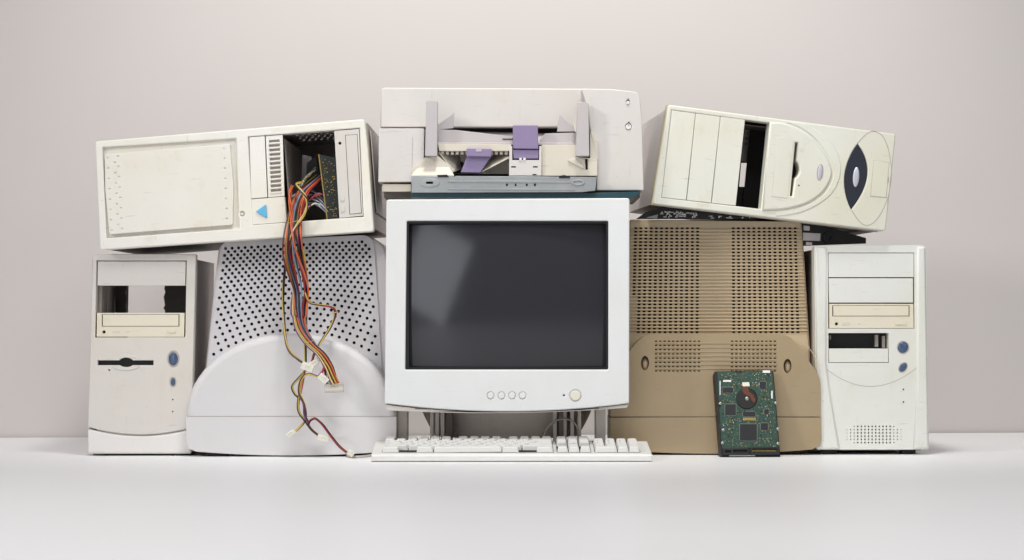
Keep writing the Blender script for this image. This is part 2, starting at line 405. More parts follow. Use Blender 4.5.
# ================================================================== 2 left perforated casing
YC = -.013
F = Frame(Vector((P(291, 456, YC).x, YC, 0)))
T = thing('monitor_casing', F, 'lilac grey monitor casing with round holes above a large domed base', 'monitor casing', 'monitor casings turned to show their vents')
dm = [(186, 417)]; 
dpts = []
for k in range(33):
    a = pi*(1-k/32); x = 291+105.5*cos(a); y = 416-82.5*max(0, sin(a)); dpts.append((x, y))
# domed upper part and lower tub, with a rounded rim, seam between
dome = [(396.5, 427), (185.5, 427)]+dpts[::-1] if dpts[0][0] > dpts[-1][0] else [(185.5, 427)]+dpts+[(396.5, 427)]
MB().plate(F.mp(dome), [], 0, .16, .012, seg=5).build('dome', 'lilac_dome', T)
tub = [(396.5, 416.8)] + [(185.8, 416.8)] + [(186.3, 441), (188.5, 448.6), (196, 451.6)] + curve2([(196, 451.6), (291, 455.6), (388, 451.6)])[1:-1] + [(388, 451.6), (394, 448.6), (396.4, 441)]
MB().plate(F.mp([(187, 416.0), (395.4, 416.0), (395.4, 418), (187, 418)]), [], -.0003, .15).build('seam_strip', 'light_grey_side', T)
MB().plate(F.mp(tub), [], -.0006, .16, .0012, seg=3).build('base_tub', 'lilac_dome', T)
# perforated panel leaning back behind the dome
wP = .045
pout = roundpoly([(201, 418), (221, 246), (226, 241.5), (366, 235), (374, 241), (385, 418)], [0, 3, 4, 8, 5, 0])
holes = []; y = 246.5; k = 0; NR = 21
ys = []
yy = 243.5
while yy < 331:
    ys.append(yy); yy += 3.55+2.9*max(0, (yy-262)/70)**1.2
for k, yc in enumerate(ys):
    t = (yc-243)/86; sag = 25*max(0, t)**1.9; sagT = (1-t)*-2
    hw = 73+10*t; cxm = 297-2*t
    n = 23 if k % 2 == 0 else 22
    sp_ = 2*hw/22.5
    for i in range(n):
        x = cxm+(i-(n-1)/2)*sp_; u = (x-cxm)/hw
        y = yc+sag*u*u-(1-t)*3.6*u*(1 if t < 1 else 0)+1.5*(1-t)
        lx = 221-20*(y-246)/172+3.2; rx = 374+11*(y-241)/177-3.6
        if x < lx or x > rx or y < 241.5: continue
        holes.append(ell(x, y, 1.65, 1.65, 8))
MB().plate(F.mp(pout, wP), [F.mp(h, wP) for h in holes], wP, wP+.003, 0).build('perforated_panel', 'lilac_grey', T)
# outer shell behind the panel
so_ = roundpoly([(199, 420), (218.5, 246), (224, 240.8), (369, 234.5), (385, 247), (388, 262), (392, 420)], [0, 4, 4, 12, 6, 4, 0])
si_ = roundpoly([(204, 414), (223.5, 248), (228, 244), (364, 238), (371, 244), (381, 414)], [0, 3, 4, 6, 5, 0])
MB().plate(F.mp(so_, wP), [F.mp(si_, wP)], wP+.0031, wP+.26, .004).build('shell', 'side_white', T)
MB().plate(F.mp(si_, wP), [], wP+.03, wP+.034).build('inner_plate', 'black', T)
for sx in (-.13, .13): MB().box(sx-.02, sx+.02, .02, .10, 0, .006).build('foot', 'black', T)

# ================================================================== 3 top left desktop case
F = Frame(P(100, 250, -.02), roll=-4.35, yaw=-.6)
T = thing('desktop_computer', F, 'ivory computer case lying on its side with coloured wires hanging from its open bay', 'computer', 'computer cases lying on top of the stack')
out = roundpoly([(95, 141.3), (364.5, 119), (368, 150), (374, 231.5), (100, 250)], [3, 3, 0, 3, 3])
lrec = [(102.8, 147.3), (236, 138.3), (239.8, 228.6), (106.2, 238.2)]
inn = [(248.3, 136.7), (359.3, 128), (363.6, 216.6), (252.6, 225)]
fplate(F, T, 'front_panel', out, 'ivory_plastic', 0, .030, [lrec, inn, ell(242, 214, 2.5, 2.5, 14)], b=.0022)
MB().plate(F.mp([(101, 145), (238, 136), (241, 230), (104, 240)]), [], .007, .012).build('recess_plate', 'ivory_panel', T)
pq = [(104.8, 154.2), (229.8, 144), (233, 224.8), (109.4, 234.6)]
dimp = []
for k in range(15):
    v = .05+.9*k/14; dimp.append(ell(*qmap(pq, .022+.055*(k % 2), v), 1.0, .75, 8)); 
for k in range(8): dimp.append(ell(*qmap(pq, .105, .04+.9*k/7), 1.0, .75, 8))
for k in range(8): dimp.append(ell(*qmap(pq, .955, .05+.87*k/7), .9, .75, 8))
o = MB().plate(F.mp(roundpoly([pq[0], pq[1], (233.5, 184), pq[2], pq[3], (105.2, 190)], [2, 2, 0, 2, 2, 0]), 0), [F.mp(h) for h in dimp], -.001, .006, .0011)
pd = o.build('drive_door', 'ivory_panel', T)
MB().plate(F.mp([qmap(pq, u, v) for u, v in ((.01, .01), (.99, .01), (.99, .99), (.01, .99))]), [], .0004, .0055).build('door_backing', 'printer_white', pd)
MB().plate(F.mp(ell(242, 214, 2.4, 2.4, 14)), [], .004, .02).build('lock_well', 'stand_grey', T)
MB().dome(F.mp(ell(242, 214, 1.7, 1.7, 14)), .003, .003).build('lock', 'ivory_plastic', T)
fplate(F, T, 'blank_cover', [(249.2, 137.2), (264.4, 136.1), (267.2, 197.2), (251.3, 198.5)], 'ivory_plastic', .0012, .02)
gq = [(265.6, 136), (282.4, 134.7), (284.2, 195.8), (268.2, 197.2)]
sl = []
for k in range(12):
    v = .07+.88*k/12; sl.append([qmap(gq, .18, v), qmap(gq, .82, v), qmap(gq, .82, v+.042), qmap(gq, .18, v+.042)])
g = fplate(F, T, 'vent_grille', gq, 'ivory_plastic', .0018, .006, sl, b=0)
for k in range(12):
    v = .07+.88*k/12+.046; fplate(F, g, 'louvre', [qmap(gq, .15, v), qmap(gq, .85, v), qmap(gq, .85, v+.020), qmap(gq, .15, v+.020)], 'ivory_plastic', .0004, .0025, b=.0003)
MB().plate(F.mp(gq), [], .0062, .008).build('vent_backing', 'light_grey_side', g)
fplate(F, T, 'badge_panel', [(251.5, 199.3), (284.2, 196.6), (286.9, 222), (252.7, 224.7)], 'ivory_plastic', .0012, .02)
MB().plate(F.mp(roundpoly([(255.6, 211.6), (266, 204.3), (267.2, 218.3)], 1)), [], -.0012, .0013, .0008).build('triangle_badge', 'cyan_plastic', T)
# tall drive standing on end
dq = [(334.2, 130.8), (358.8, 128.9), (363, 215.6), (339.3, 218.2)]
D = disc_drive(F, T, dq, [(345.6, 135.4), (356.8, 134.6), (361.2, 212.8), (350, 214)], ell(339.8, 143.2, 1.6, 1.6, 10), [[(339.3, 150.4), (341, 150.3), (341.4, 157.6), (339.8, 157.7)]],
               [[(340.2, 195.2), (344.2, 194.9), (344.6, 200.8), (340.6, 201.2)], [(341, 205.5), (344.6, 205.2), (345, 211.6), (341.4, 212)]], mt='printer_white', w=.0012)
# divider right of the opening and open cage
xa, zt = F.uv(97, 143); xb, zb = F.uv(372.5, 230)
_, z1a = F.uv(230, 131.5); x1 = F.uv(370, 175)[0]
zb0 = F.uv(230, 240)[1]
D2 = .40
MB().box(xa+.002, xa+.0035, .0305, D2, zb0, z1a).build('side_panel', 'side_white', T)
hp = []
for i in range(9):
    for j in range(9): hp.append(ell(F.uv(284, 135)[0]+.006+i*.011+(.004 if j % 2 else 0), -.045-j*.03, .0024, .0024, 8))
MB().plate(rr(xa+.0035, -D2, x1, -.0305), hp, 0, .0015, m=Matrix(((1, 0, 0, 0), (0, 0, -1, 0), (0, 1, 0, z1a-.0015), (0, 0, 0, 1)))).build('top_panel', 'side_white', T)
MB().box(xa+.0035, x1, .0305, D2, zb0, zb0+.0015).build('bottom_panel', 'dark_steel', T)
MB().box(xa+.0035, x1, D2-.002, D2, zb0+.0015, z1a-.0015).build('rear_panel', 'steel', T)
# right flank: open frame of folded steel with a raised cover
fr = MB().box(x1-.0015, x1, .0305, .10, zb0+.0015, z1a-.0015).box(x1-.0015, x1, .10, D2-.002, z1a-.04, z1a-.0015).box(x1-.0015, x1, .10, D2-.002, zb0+.0015, zb0+.05)
fr.build('side_frame', 'steel', T)
MB().box(x1+.002, x1+.0035, .06, .38, zb0+.03, z1a-.012).build('side_cover', 'side_white', T)
ox0, oz1 = F.uv(284, 135.5); ox1, oz0 = F.uv(339, 222)
MB().box(ox0-.004, ox0-.002, .032, .30, oz0-.002, oz1-.003).build('cage_wall', 'steel', T)
BR = F.mp([(318.5, 154), (338, 158), (338, 222), (326.8, 220)], .03)
MB().plate(BR, [], .034, .036, 0).build('circuit_board', 'pcb_dark', T)
MB().plate(F.mp([(317.9, 154), (319, 154), (327.6, 220), (326.5, 220)], .03), [], .0335, .0365).build('board_edge', 'gold', T)
sm_ = MB()
for k in range(70):
    u, v = random.uniform(.06, .94), random.uniform(.04, .96); c = qmap([(319.5, 156), (337, 159), (337, 219), (327.5, 218)], u, v)
    x, z = F.uv(*c, .03); a = random.uniform(.0004, .0013); sm_.box(x-a, x+a, .032, .034, z-a*.7, z+a*.7)
sm_.build('solder_point', 'gold', T, kind='stuff')
MB().plate(F.mp([(303, 155), (312, 157), (312, 181), (302, 182)], .16), [], .15, .152).build('window_plate', 'side_white', T)
MB().plate(F.mp([(307, 163), (316, 156), (320, 186), (305, 184)], .1), [], .10, .102).build('daughter_board', 'black', T)
# loose ribbon and wires inside the bay
for k in range(4):
    a = F.uv(301+k*3, 190+k*3, .06)
    pts = []
    for i in range(14):
        t = i/13; x, z = F.uv(292+34*t+k*1.5, 197-10*sin(pi*t)+k*4.6+6*t, .05); pts.append((x, .045+.01*sin(3*t+k), z))
    MB().tube(pts, .0016, 6).build('ribbon_cable', 'ribbon', T)

# ================================================================== 4 crt monitor
F = Frame(Vector((P(507.5, 408, -.07).x, -.07, 0)))
T = thing('crt_monitor', F, 'white cathode ray monitor with a dark blank screen at the centre of the stack', 'monitor')
outm = roundpoly([(386.3, 199.5), (629.6, 198), (629.2, 403.2)]+curve2([(629.2, 403.4), (507, 411.5), (384.6, 403.4)], 20)[1:-1]+[(384.6, 403.4)], [3, 3, 1.5]+[0]*19+[1.5])
scr = roundpoly([(406.8, 221), (608.3, 221), (608.3, 369.6), (405.2, 369.6)], 1.5)
btn = [(490.6, 395.5), (501.6, 395.5), (512.1, 395.5), (522.6, 395.5)]
fplate(F, T, 'bezel', outm, 'cool_white', 0, .045, [scr]+[ell(x, y, 3.5, 3.5, 20) for x, y in btn]+[ell(575.5, 395.5, 5.7, 5.7, 24), ell(564, 395.5, 1.0, 1.0, 8)], b=.002)
# black inner edge
c = [F.mp(scr), F.mp(rr(408.6, 223.2, 606.4, 367.6, 1.5))]
MB().plate(c[0], [c[1]], .003, .02).build('screen_surround', 'black', T)
# curved glass
gx0, gz1 = F.uv(405, 220); gx1, gz0 = F.uv(609, 370.5)
gv = []; gf = []; NX, NZ = 28, 20; cxg, czg = (gx0+gx1)/2, (gz0+gz1)/2
for j in range(NZ+1):
    for i in range(NX+1):
        x = gx0+(gx1-gx0)*i/NX; z = gz0+(gz1-gz0)*j/NZ
        y = .0045+(x-cxg)**2/(2*1.15)+(z-czg)**2/(2*1.5); gv.append((x, y, z))
for j in range(NZ):
    for i in range(NX):
        a = j*(NX+1)+i; gf.append((a, a+1, a+NX+2, a+NX+1))
g_ = MB().add(gv, gf, True); g_.build('screen', 'glass', T)
MB().box(gx0-.004, gx1+.004, .03, .035, gz0-.004, gz1+.004).build('tube_mask', 'black', T)
for x, y in btn:
    MB().plate(F.mp(ell(x, y, 3.5, 3.5, 20)), [F.mp(ell(x, y, 2.95, 2.95, 20))], .0002, .003).build('button_rim', 'side_white', T)
    MB().plate(F.mp(ell(x, y, 2.95, 2.95, 20)), [], -.0012, .003, .0007).build('menu_button', 'cool_white', T)
MB().plate(F.mp(ell(575.5, 395.5, 5.7, 5.7, 24)), [F.mp(ell(575.5, 395.5, 5.2, 5.2, 24))], .0002, .003).build('button_rim', 'side_white', T)
MB().plate(F.mp(ell(575.5, 395.5, 5.1, 5.1, 24)), [], -.0015, .003, .001).build('power_button', 'button_cream', T)
MB().plate(F.mp(ell(564, 395.5, 1.2, 1.2, 8)), [], .002, .006).build('indicator_light', 'dark', T)
# housing tapering back
def sect(x0, x1, z0, z1, y, r): return [(x, y, z) for x, z in rr(x0, z0, x1, z1, r, 4)]
hx0, hz1 = F.uv(388, 200); hx1, hz0 = F.uv(628, 402)
MB().loft([sect(hx0, hx1, hz0+.002, hz1-.001, .0452, .008), sect(hx0+.004, hx1-.004, hz0+.004, hz1-.002, .052, .01), sect(hx0+.040, hx1-.040, hz0+.012, hz1-.004, .068, .02), sect(hx0+.06, hx1-.06, hz0+.03, hz1-.03, .24, .03), sect(hx0+.1, hx1-.1, hz0+.07, hz1-.07, .38, .03)], True, True).build('rear_housing', 'cool_white', T)
# lip under the chin
lip = curve2([(384.8, 404.6), (507, 412.2), (629, 404.2)], 20)+curve2([(627, 408), (507, 413.2), (387, 410.6)], 20)
MB().plate(F.mp(lip), [], .005, .07, .0015).build('chin_lip', 'stand_grey', T)
MB().box(F.uv(415, 410)[0], F.uv(427, 410)[0], .0035, .02, F.uv(420, 409)[1], F.uv(420, 407)[1]).box(F.uv(590, 410)[0], F.uv(599, 410)[0], .0035, .02, F.uv(595, 409)[1], F.uv(595, 407.5)[1]).build('chin_slot', 'dark_steel', T)
# swivel stand: bowl, ribs, posts, base
zt = hz0+.002; sc_ = []
for k in range(9):
    t = k/8; z = zt-.070*t; r = .158-.030*t**1.5
    sc_.append([((r*1.0)*cos(a)-.002, .222+r*.86*sin(a), z) for a in [2*pi*i/40 for i in range(40)]])
MB().loft([s_[::-1] for s_ in sc_], True, True).build('swivel_bowl', 'stand_grey', T)
for xx in (430, 435.5, 441, 556, 566, 573.5, 581):
    x = F.uv(xx, 420)[0]; MB().box(x-.0030, x+.0030, .088, .125, .022, zt-.004).build('stand_rib', 'stand_grey', T)
x = F.uv(448, 420)[0]; MB().box(x-.005, x+.005, .082, .12, .02, zt-.004).build('tilt_bracket', 'dark_steel', T)
x = F.uv(562, 420)[0]; MB().box(x-.004, x+.004, .082, .12, .02, zt-.004).build('tilt_bracket', 'dark_steel', T)
for a, b_ in ((394.5, 405.5), (597, 607.5)):
    MB().plate(rr(F.uv(a, 420)[0], .004, F.uv(b_, 420)[0], zt-.001, .003), [], .078, .12, .003).build('stand_post', 'stand_grey', T)
MB().plate(rr(F.uv(394, 420)[0], 0, F.uv(608, 420)[0], .006, .002), [], .078, .34, .002).build('stand_base', 'stand_grey', T)
pts = []
for i in range(25):
    t = i/24; a = pi*(1-t); pts.append(P(561+17*cos(a)+3*sin(a), 436-17*sin(a), .012)-F.M.translation)
MB().tube(pts, .0017, 8).build('video_cable', 'cable_grey', T)

# ================================================================== 5 printer on the monitor
F = Frame(Vector((P(511, 198, -.055).x, -.055, P(511, 197.6, -.055).z)))
T = thing('printer', F, 'off white printer with purple levers and open paper feed on top of the monitor', 'printer')
def pp(name, px, mt, w0, w1, holes=(), b=.0008, par=None, **k):
    return MB().plate(F.mp(px, w0), [F.mp(h, w0) for h in holes], w0, w1, b).build(name, mt, par or T, **k)
pp('lid', roundpoly([(381.2, 87.5), (588, 88.6), (588, 127), (380.4, 127)], [4, 4, 0, 0]), 'printer_white', .06, .29, b=.002)
pp('left_housing', [(379.2, 128.3), (424, 128.3), (424, 170), (411, 182), (378.2, 182)], 'printer_white', .01, .28, [], b=.0012)
pp('housing_seam', [(412.2, 137), (412.7, 137), (412.2, 181), (411.7, 181)], 'printer_grey', .0093, .011, b=0)
pp('left_foot', [(382.4, 184), (411, 184), (411, 191.5), (382.4, 191.5)], 'printer_cream', .016, .27)
pp('lower_chassis', [(384, 185), (640, 185), (640, 197.4), (384, 197.4)], 'dark_steel', .03, .27)
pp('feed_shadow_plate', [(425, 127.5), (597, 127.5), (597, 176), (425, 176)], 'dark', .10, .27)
pp('right_housing', roundpoly([(581.3, 88.4), (612, 89), (630, 91), (639.5, 92.5), (642, 120), (643.8, 190.4), (596.4, 190.4), (596.6, 150), (590, 128), (588, 110)], [2, 0, 0, 6, 0, 1, 0, 0, 0, 0]), 'printer_white', .018, .28,
   [ell(628, 102, 1.9, 1.9, 12), ell(628.4, 126.5, 3.2, 3.2, 16)], b=.0016)
pp('screw_boss', ell(628, 102.6, 1.7, 1.7, 14), 'cool_white', .016, .03, b=.0006)
pp('screw_boss', ell(628.4, 126.8, 2.9, 2.7, 16), 'cool_white', .0165, .03, [ell(628.6, 124.8, .7, 1, 8)], b=.0008)
pp('roller_end', ell(628.2, 99.2, .8, .7, 8), 'dark_steel', .0165, .02, b=0); pp('roller_end', ell(628.8, 122.6, .9, 1.1, 8), 'dark_steel', .0165, .02, b=0)
# sheet tray between the guides
def sloped(name, a, b, mt, wa, wb, th=.003, par=None):
    """plate between pixel segment a (front) at depth wa and b (rear) at depth wb"""
    A = [F.uv(*p_, wa) for p_ in a]; B = [F.uv(*p_, wb) for p_ in b]
    v = [(A[0][0], wa, A[0][1]), (A[1][0], wa, A[1][1]), (B[1][0], wb, B[1][1]), (B[0][0], wb, B[0][1])]
    v += [(x, y, z-th) for x, y, z in v]
    return MB().add(v, [(0, 1, 2, 3), (7, 6, 5, 4), (0, 4, 5, 1), (1, 5, 6, 2), (2, 6, 7, 3), (3, 7, 4, 0)]).build(name, mt, par or T)
tr = sloped('paper_tray', ((438, 143), (578, 143)), ((438, 131), (578, 134)), 'printer_grey', .02, .085)
pp('tray_fold', [(438, 129.5), (456, 130), (513, 136.5), (513, 143), (438, 143)], 'printer_grey', .024, .045)
pp('tray_fold', [(540, 140), (545, 133.5), (577, 132.5), (577, 143), (540, 143)], 'printer_grey', .024, .045)
pp('tray_slot', [(502.5, 138.6), (513, 138.6), (513, 139.6), (502.5, 139.6)], 'dark', .0232, .03, b=0)
# paper guides
pp('paper_guide', roundpoly([(426.2, 100.8), (437.6, 100.8), (437.2, 156), (425, 156)], 1.2), 'printer_grey', -.012, .018)
pp('guide_fin', [(437.5, 125), (454.4, 112.6), (453.4, 128), (437.5, 130)], 'printer_grey', .03, .036)
pp('paper_guide', roundpoly([(577.8, 102.2), (588.4, 102.8), (589.4, 156), (575.6, 156)], 1.2), 'printer_grey', -.012, .018)
pp('guide_edge', [(577.4, 104), (573, 124), (574.6, 131), (577, 133)], 'stand_grey', .01, .016, b=0)
pp('guide_fin', [(559.2, 113), (574.6, 128), (575, 131.5), (557, 131.5)], 'printer_grey', .03, .036)
# cream feed mouth
pp('feed_ledge', [(438, 143.6), (511, 144.4), (511, 151), (439, 151)], 'printer_cream', .0, .02)
comb = MB()
for k in range(14):
    x = 441+k*4.9; a = F.mp([(x, 151.4), (x+2.9, 151.4), (x+2.9, 154.4), (x, 154.4)], .006); comb.plate(a, [], .006, .02)
comb.build('feed_comb', 'printer_cream', T, kind='stuff')
pp('feed_back', [(438, 150), (512, 150), (512, 174), (438, 174)], 'printer_cream', .052, .058)
sloped('feed_cheek', ((439, 152), (454, 171)), ((459, 154), (462, 168)), 'printer_cream', .004, .05, .002)
sloped('feed_cheek', ((482, 171), (509, 157)), ((476, 166), (500, 152)), 'printer_cream', .004, .05, .002)
pp('feed_mouth', [(455, 162), (482, 162), (480, 173), (452, 173)], 'dark', .048, .053)
sloped('left_apron', ((411, 175.4), (454, 175)), ((425, 157), (440, 152)), 'printer_cream', -.006, .02, .002)
pp('left_apron_front', [(411.4, 174.6), (451, 174.6), (455, 170), (438, 156), (425, 157.5), (411.4, 170)], 'printer_cream', .003, .02, b=.0008)
L1 = pp('purple_lever', roundpoly([(466.5, 148.2), (491.8, 148.6), (491.4, 156.8), (466.4, 156.4)], 1.5), 'purple_plastic', -.010, .01, b=.0014)
pp('lever_arm', [(467, 156.6), (490.6, 157), (480.2, 172.6), (460.6, 172.2)], 'purple_plastic', -.002, .012, par=L1, b=.001)
pp('lever_notch', rr(476, 149, 481.5, 151.5, 0), 'printer_grey', -.0106, 0, par=L1, b=0)
L2 = pp('purple_lever', roundpoly([(512.8, 125), (537.8, 125), (538.4, 149), (513, 148.6)], 1.2), 'purple_plastic', -.008, .02, b=.0014)
pp('lever_foot', [(513, 149.6), (538.4, 149.8), (538.4, 158.6), (513.6, 158.4)], 'purple_plastic', -.004, .02, par=L2)
pp('lever_bracket', [(509.4, 146), (512.2, 146), (512.2, 160), (539.2, 160), (539.2, 146), (541.6, 146), (541.6, 175.6), (509, 175.6)], 'printer_white', -.004, .03,
   [rr(511.3, 166.2, 516, 167.6), rr(533, 166.2, 537.6, 167.6), rr(532.4, 174, 536.6, 175.2)], b=.0004)
pp('bracket_slot', [(511, 160), (541, 160), (541, 175.4), (511, 175.4)], 'dark', .004, .01, b=0)
for x in (520.5, 524.5): pp('lever_tooth', rr(x-1.2, 157.8, x+1.2, 160.4), 'white_part', -.006, 0, b=0)
pp('right_apron', [(541.8, 144.8), (577, 144.8), (577, 157), (589, 158), (597.4, 160), (597.4, 175.8), (541.8, 175.8)], 'printer_cream', .002, .03, [[(585, 158.8), (587.6, 158.8), (588, 169.4), (585.6, 169.8)]], b=.0008)
pp('apron_facet', [(568, 160.5), (574, 158), (584, 166), (583.5, 169)], 'printer_cream', -.0015, .0025, b=.001)
pp('slot_backing', rr(583, 157, 590, 172), 'dark', .006, .009, b=0)
pp('right_cheek', roundpoly([(590, 130), (597.6, 141), (598.4, 160), (590, 160)], 1), 'printer_cream', .006, .03)
# zinc rail
rail = pp('front_rail', [(411.4, 175.8), (455, 176.6), (455.4, 175.9), (596.6, 177), (595.4, 190.4), (582, 192), (411.4, 192.6)], 'rail', -.008, .02,
   [rr(x-.9, 183.6, x+.9, 186.2) for x in (507, 515.8, 526.8, 535)]+[rr(426, 181.6, 433, 184, 1)], b=.0006)
pp('rail_ridge', [(448, 180.2), (570, 181), (570, 183), (448, 182.2)], 'rail', -.0092, -.0078, par=rail, b=.0004)
pp('rail_ridge', [(448, 188.4), (575, 189), (575, 190.2), (448, 189.6)], 'rail', -.0092, -.0078, par=rail, b=.0004)
pp('rail_boss', ell(577.8, 182.4, 7, 3, 20), 'rail', -.0096, -.0078, [ell(577.8, 182.4, 4.5, 1.5, 16)], par=rail, b=.0004)
pp('rail_boss', ell(429.5, 182.8, 10, 4.2, 20), 'rail', -.0092, -.0078, [rr(426, 181.6, 433, 184, 1)], par=rail, b=.0004)
pp('rail_backing', [(412, 177), (595, 178), (594, 190), (412, 190)], 'dark', .004, .006, b=0)
pp('rail_clip', [(559, 176), (564, 175), (570, 176.4), (570, 178), (559, 178)], 'black', -.0095, -.0075, b=0)
pp('rail_clip', [(437, 175), (447, 174.6), (449, 177), (438, 177)], 'black', -.0095, -.0075, b=0)
pp('lower_shelf', [(411, 193), (596, 193), (641, 191.4), (636, 197.2), (411, 197.2)], 'teal', .002, .2, b=.0005)
pts = [P(459, 190, -.02)-F.M.translation, P(460.5, 194, -.024)-F.M.translation, P(463, 198.5, -.018)-F.M.translation]
MB().tube(pts, .0006, 6).build('loose_spring', 'rail', T)

# ================================================================== 6 top right case
F = Frame(P(652, 206, .0), roll=6.6, yaw=4.2)
T = thing('desktop_computer', F, 'yellowed white computer case lying tilted with a black eye shaped emblem on its front', 'computer', 'computer cases lying on top of the stack')
out = roundpoly([(668.5, 104.6), (896, 134), (885.6, 231), (652.6, 204)], [3, 2.5, 2.5, 2.5])
bayq = [(671.8, 110), (769.5, 122.6), (761, 209), (661, 197.4)]
holes6 = [[(671.8, 110), (769.5, 122.6), (761, 209), (661.4, 197.4)]]
def sm2(p, n=4):
    q = smooth([Vector((a, b, 0)) for a, b in p], n); return [(v.x, v.y) for v in q]
shield = sm2([(769.6, 122.4), (782, 122.6), (797.5, 127.8), (811, 137), (820.5, 148), (828, 160), (831.5, 172), (829, 182), (821.5, 193), (809, 202), (795, 207), (779, 209.8), (762.2, 210.4)])
slot6 = [(795.2, 142.4), (797.6, 142.6), (796, 160.6), (797.6, 162.6), (798.9, 166), (799.3, 170), (798.6, 173.8), (797, 176.6), (794.6, 178.4), (792.3, 196.2), (789.8, 196)]
fplate(F, T, 'front_panel', out, 'yellowed_white', 0, .03, holes6+[slot6, curve2([(857.6, 143.6), (844.6, 176), (851.2, 209.8)], 12)+curve2([(851.2, 209.8), (867.6, 175), (857.6, 143.6)], 12)[1:-1]], b=.0022)
edges = [((672, 110.3), (695.4, 113.3), (686.2, 200), (661.7, 197.2)), ((696, 113.4), (720.2, 116.5), (711.1, 202.8), (686.8, 200)), ((720.8, 116.6), (745, 119.6), (735.8, 205.6), (711.7, 202.9))]
for e_ in edges: fplate(F, T, 'bay_cover', e_, 'yellowed_white', .0007, .02, b=.0005)
# curved shield with raised middle
fplate(F, T, 'control_shield', shield, 'yellowed_white', -.0035, -.0001, [slot6], b=.003)
rim = sm2([(786, 122.2), (798, 122.6), (812, 128), (826, 138), (836, 150), (840.5, 166), (838.5, 181), (830, 195), (814, 206.5), (796, 213.5), (776, 216.2)])
rimi = sm2([(786, 122.8), (798, 126.4), (812, 135.6), (822.4, 147), (830, 159.4), (833.6, 172), (831.2, 183), (823.4, 194.6), (810, 203.8), (795, 209), (776, 212)])
MB().plate(F.mp(rim+rimi[::-1]), [], -.0012, .001, .0009).build('shield_rim', 'yellowed_white', T)
fplate(F, T, 'slot_backing', [(790, 138), (803, 138), (800, 200), (784, 200)], 'dark', .0302, .032, b=0)
bq = [(777, 137.2), (792.8, 138.4), (787, 198.4), (771.4, 196.6)]
MB().plate(F.mp([(x+(.4 if x > 782 else -.4), y+(.4 if y > 168 else -.4)) for x, y in bq]), [F.mp(bq)], -.0037, -.003).build('cover_gap', 'stand_grey', T)
fplate(F, T, 'blank_cover', bq, 'yellowed_white', -.0042, -.003, b=.0004)
fplate(F, T, 'indicator_light', ell(798.4, 185.5, .8, .8, 8), 'dark', -.004, -.003, b=0)
MB().plate(F.mp(ell(801.8, 150.4, 2, 2, 14)), [F.mp(ell(801.8, 150.4, 1.4, 1.4, 14))], -.0039, -.003).build('eject_ring', 'stand_grey', T)
MB().plate(F.mp(ell(819.6, 172.4, 3.3, 8.3, 20, 6)), [F.mp(ell(819.6, 172.4, 2.5, 7.4, 20, 6))], -.0042, -.002, .0003).build('button_rim', 'light_grey_side', T)
button(F, T, 'reset_button', ell(819.6, 172.4, 2.5, 7.4, 20, 6), 'silver_button', .0016, -.0034)
lens = curve2([(857.6, 144.2), (845.2, 176), (851.4, 209.2)], 12)+curve2([(851.4, 209.2), (867.2, 175), (857.6, 144.2)], 12)[1:-1]
fplate(F, T, 'eye_emblem', lens, 'navy_lens', .0012, .006, b=.0008)
button(F, T, 'power_button', ell(856.2, 177, 3.2, 10, 24, 4), 'silver_button', .0022, .001)
# ring groove round the emblem, built as a hairline gasket
def ringline(pts, wd, name, mt, par=None, closed=False, w0=-.0003):
    MB().plate(groove_line(F, pts, wd), [], w0, .001).build(name, mt, par or T)
ringline(curve2([(857.8, 143.2), (868, 133), (876, 131.6)], 8), .7, 'trim_line', 'light_grey_side')
ringline(sm2([(876, 131.6), (882.5, 136), (888, 148), (891, 165), (891, 182), (887, 200), (880, 215), (873, 223), (866, 225.4), (859, 221), (851.4, 210)]), .7, 'trim_line', 'light_grey_side')
rq = [(873.8, 160.8), (889, 162.6), (886, 197.6), (870.6, 196)]
MB().plate(F.mp([(x+(.35 if x > 880 else -.35), y+(.35 if y > 180 else -.35)) for x, y in rq]), [F.mp(rq)], -.0004, .001).build('badge_gap', 'light_grey_side', T)
fplate(F, T, 'badge_plate', rq, 'yellowed_white', -.0009, .001, b=.0005)
fplate(F, T, 'latch', [(887.5, 177), (888.8, 177.2), (888.4, 182), (887.2, 182)], 'light_grey_side', -.001, .001, b=0)
# yellowed wrap of the bezel on its left end
ea = F.mp([(668.5, 104.6), (652.6, 204)])
v = []
for d, inset in ((.0035, -.0006), (.034, .003)):
    for (x, z) in ea: v.append((x-.0012+inset*0, d, z))
    for (x, z) in ea[::-1]: v.append((x+.003, d, z))
mm = MB(); mm.add(v, [(0, 1, 2, 3), (7, 6, 5, 4), (0, 4, 5, 1), (2, 6, 7, 3), (0, 3, 7, 4), (1, 5, 6, 2)]); mm.build('bezel_edge', 'aged_edge', T)
xa = max(ea[0][0], ea[1][0])+.001; xb = F.uv(884, 231)[0]-.003; zt6 = F.uv(780, 121)[1]; zb6 = F.uv(780, 217)[1]+.002
zA = F.uv(668.5, 104.6)[1]-.004; 
D6 = .40
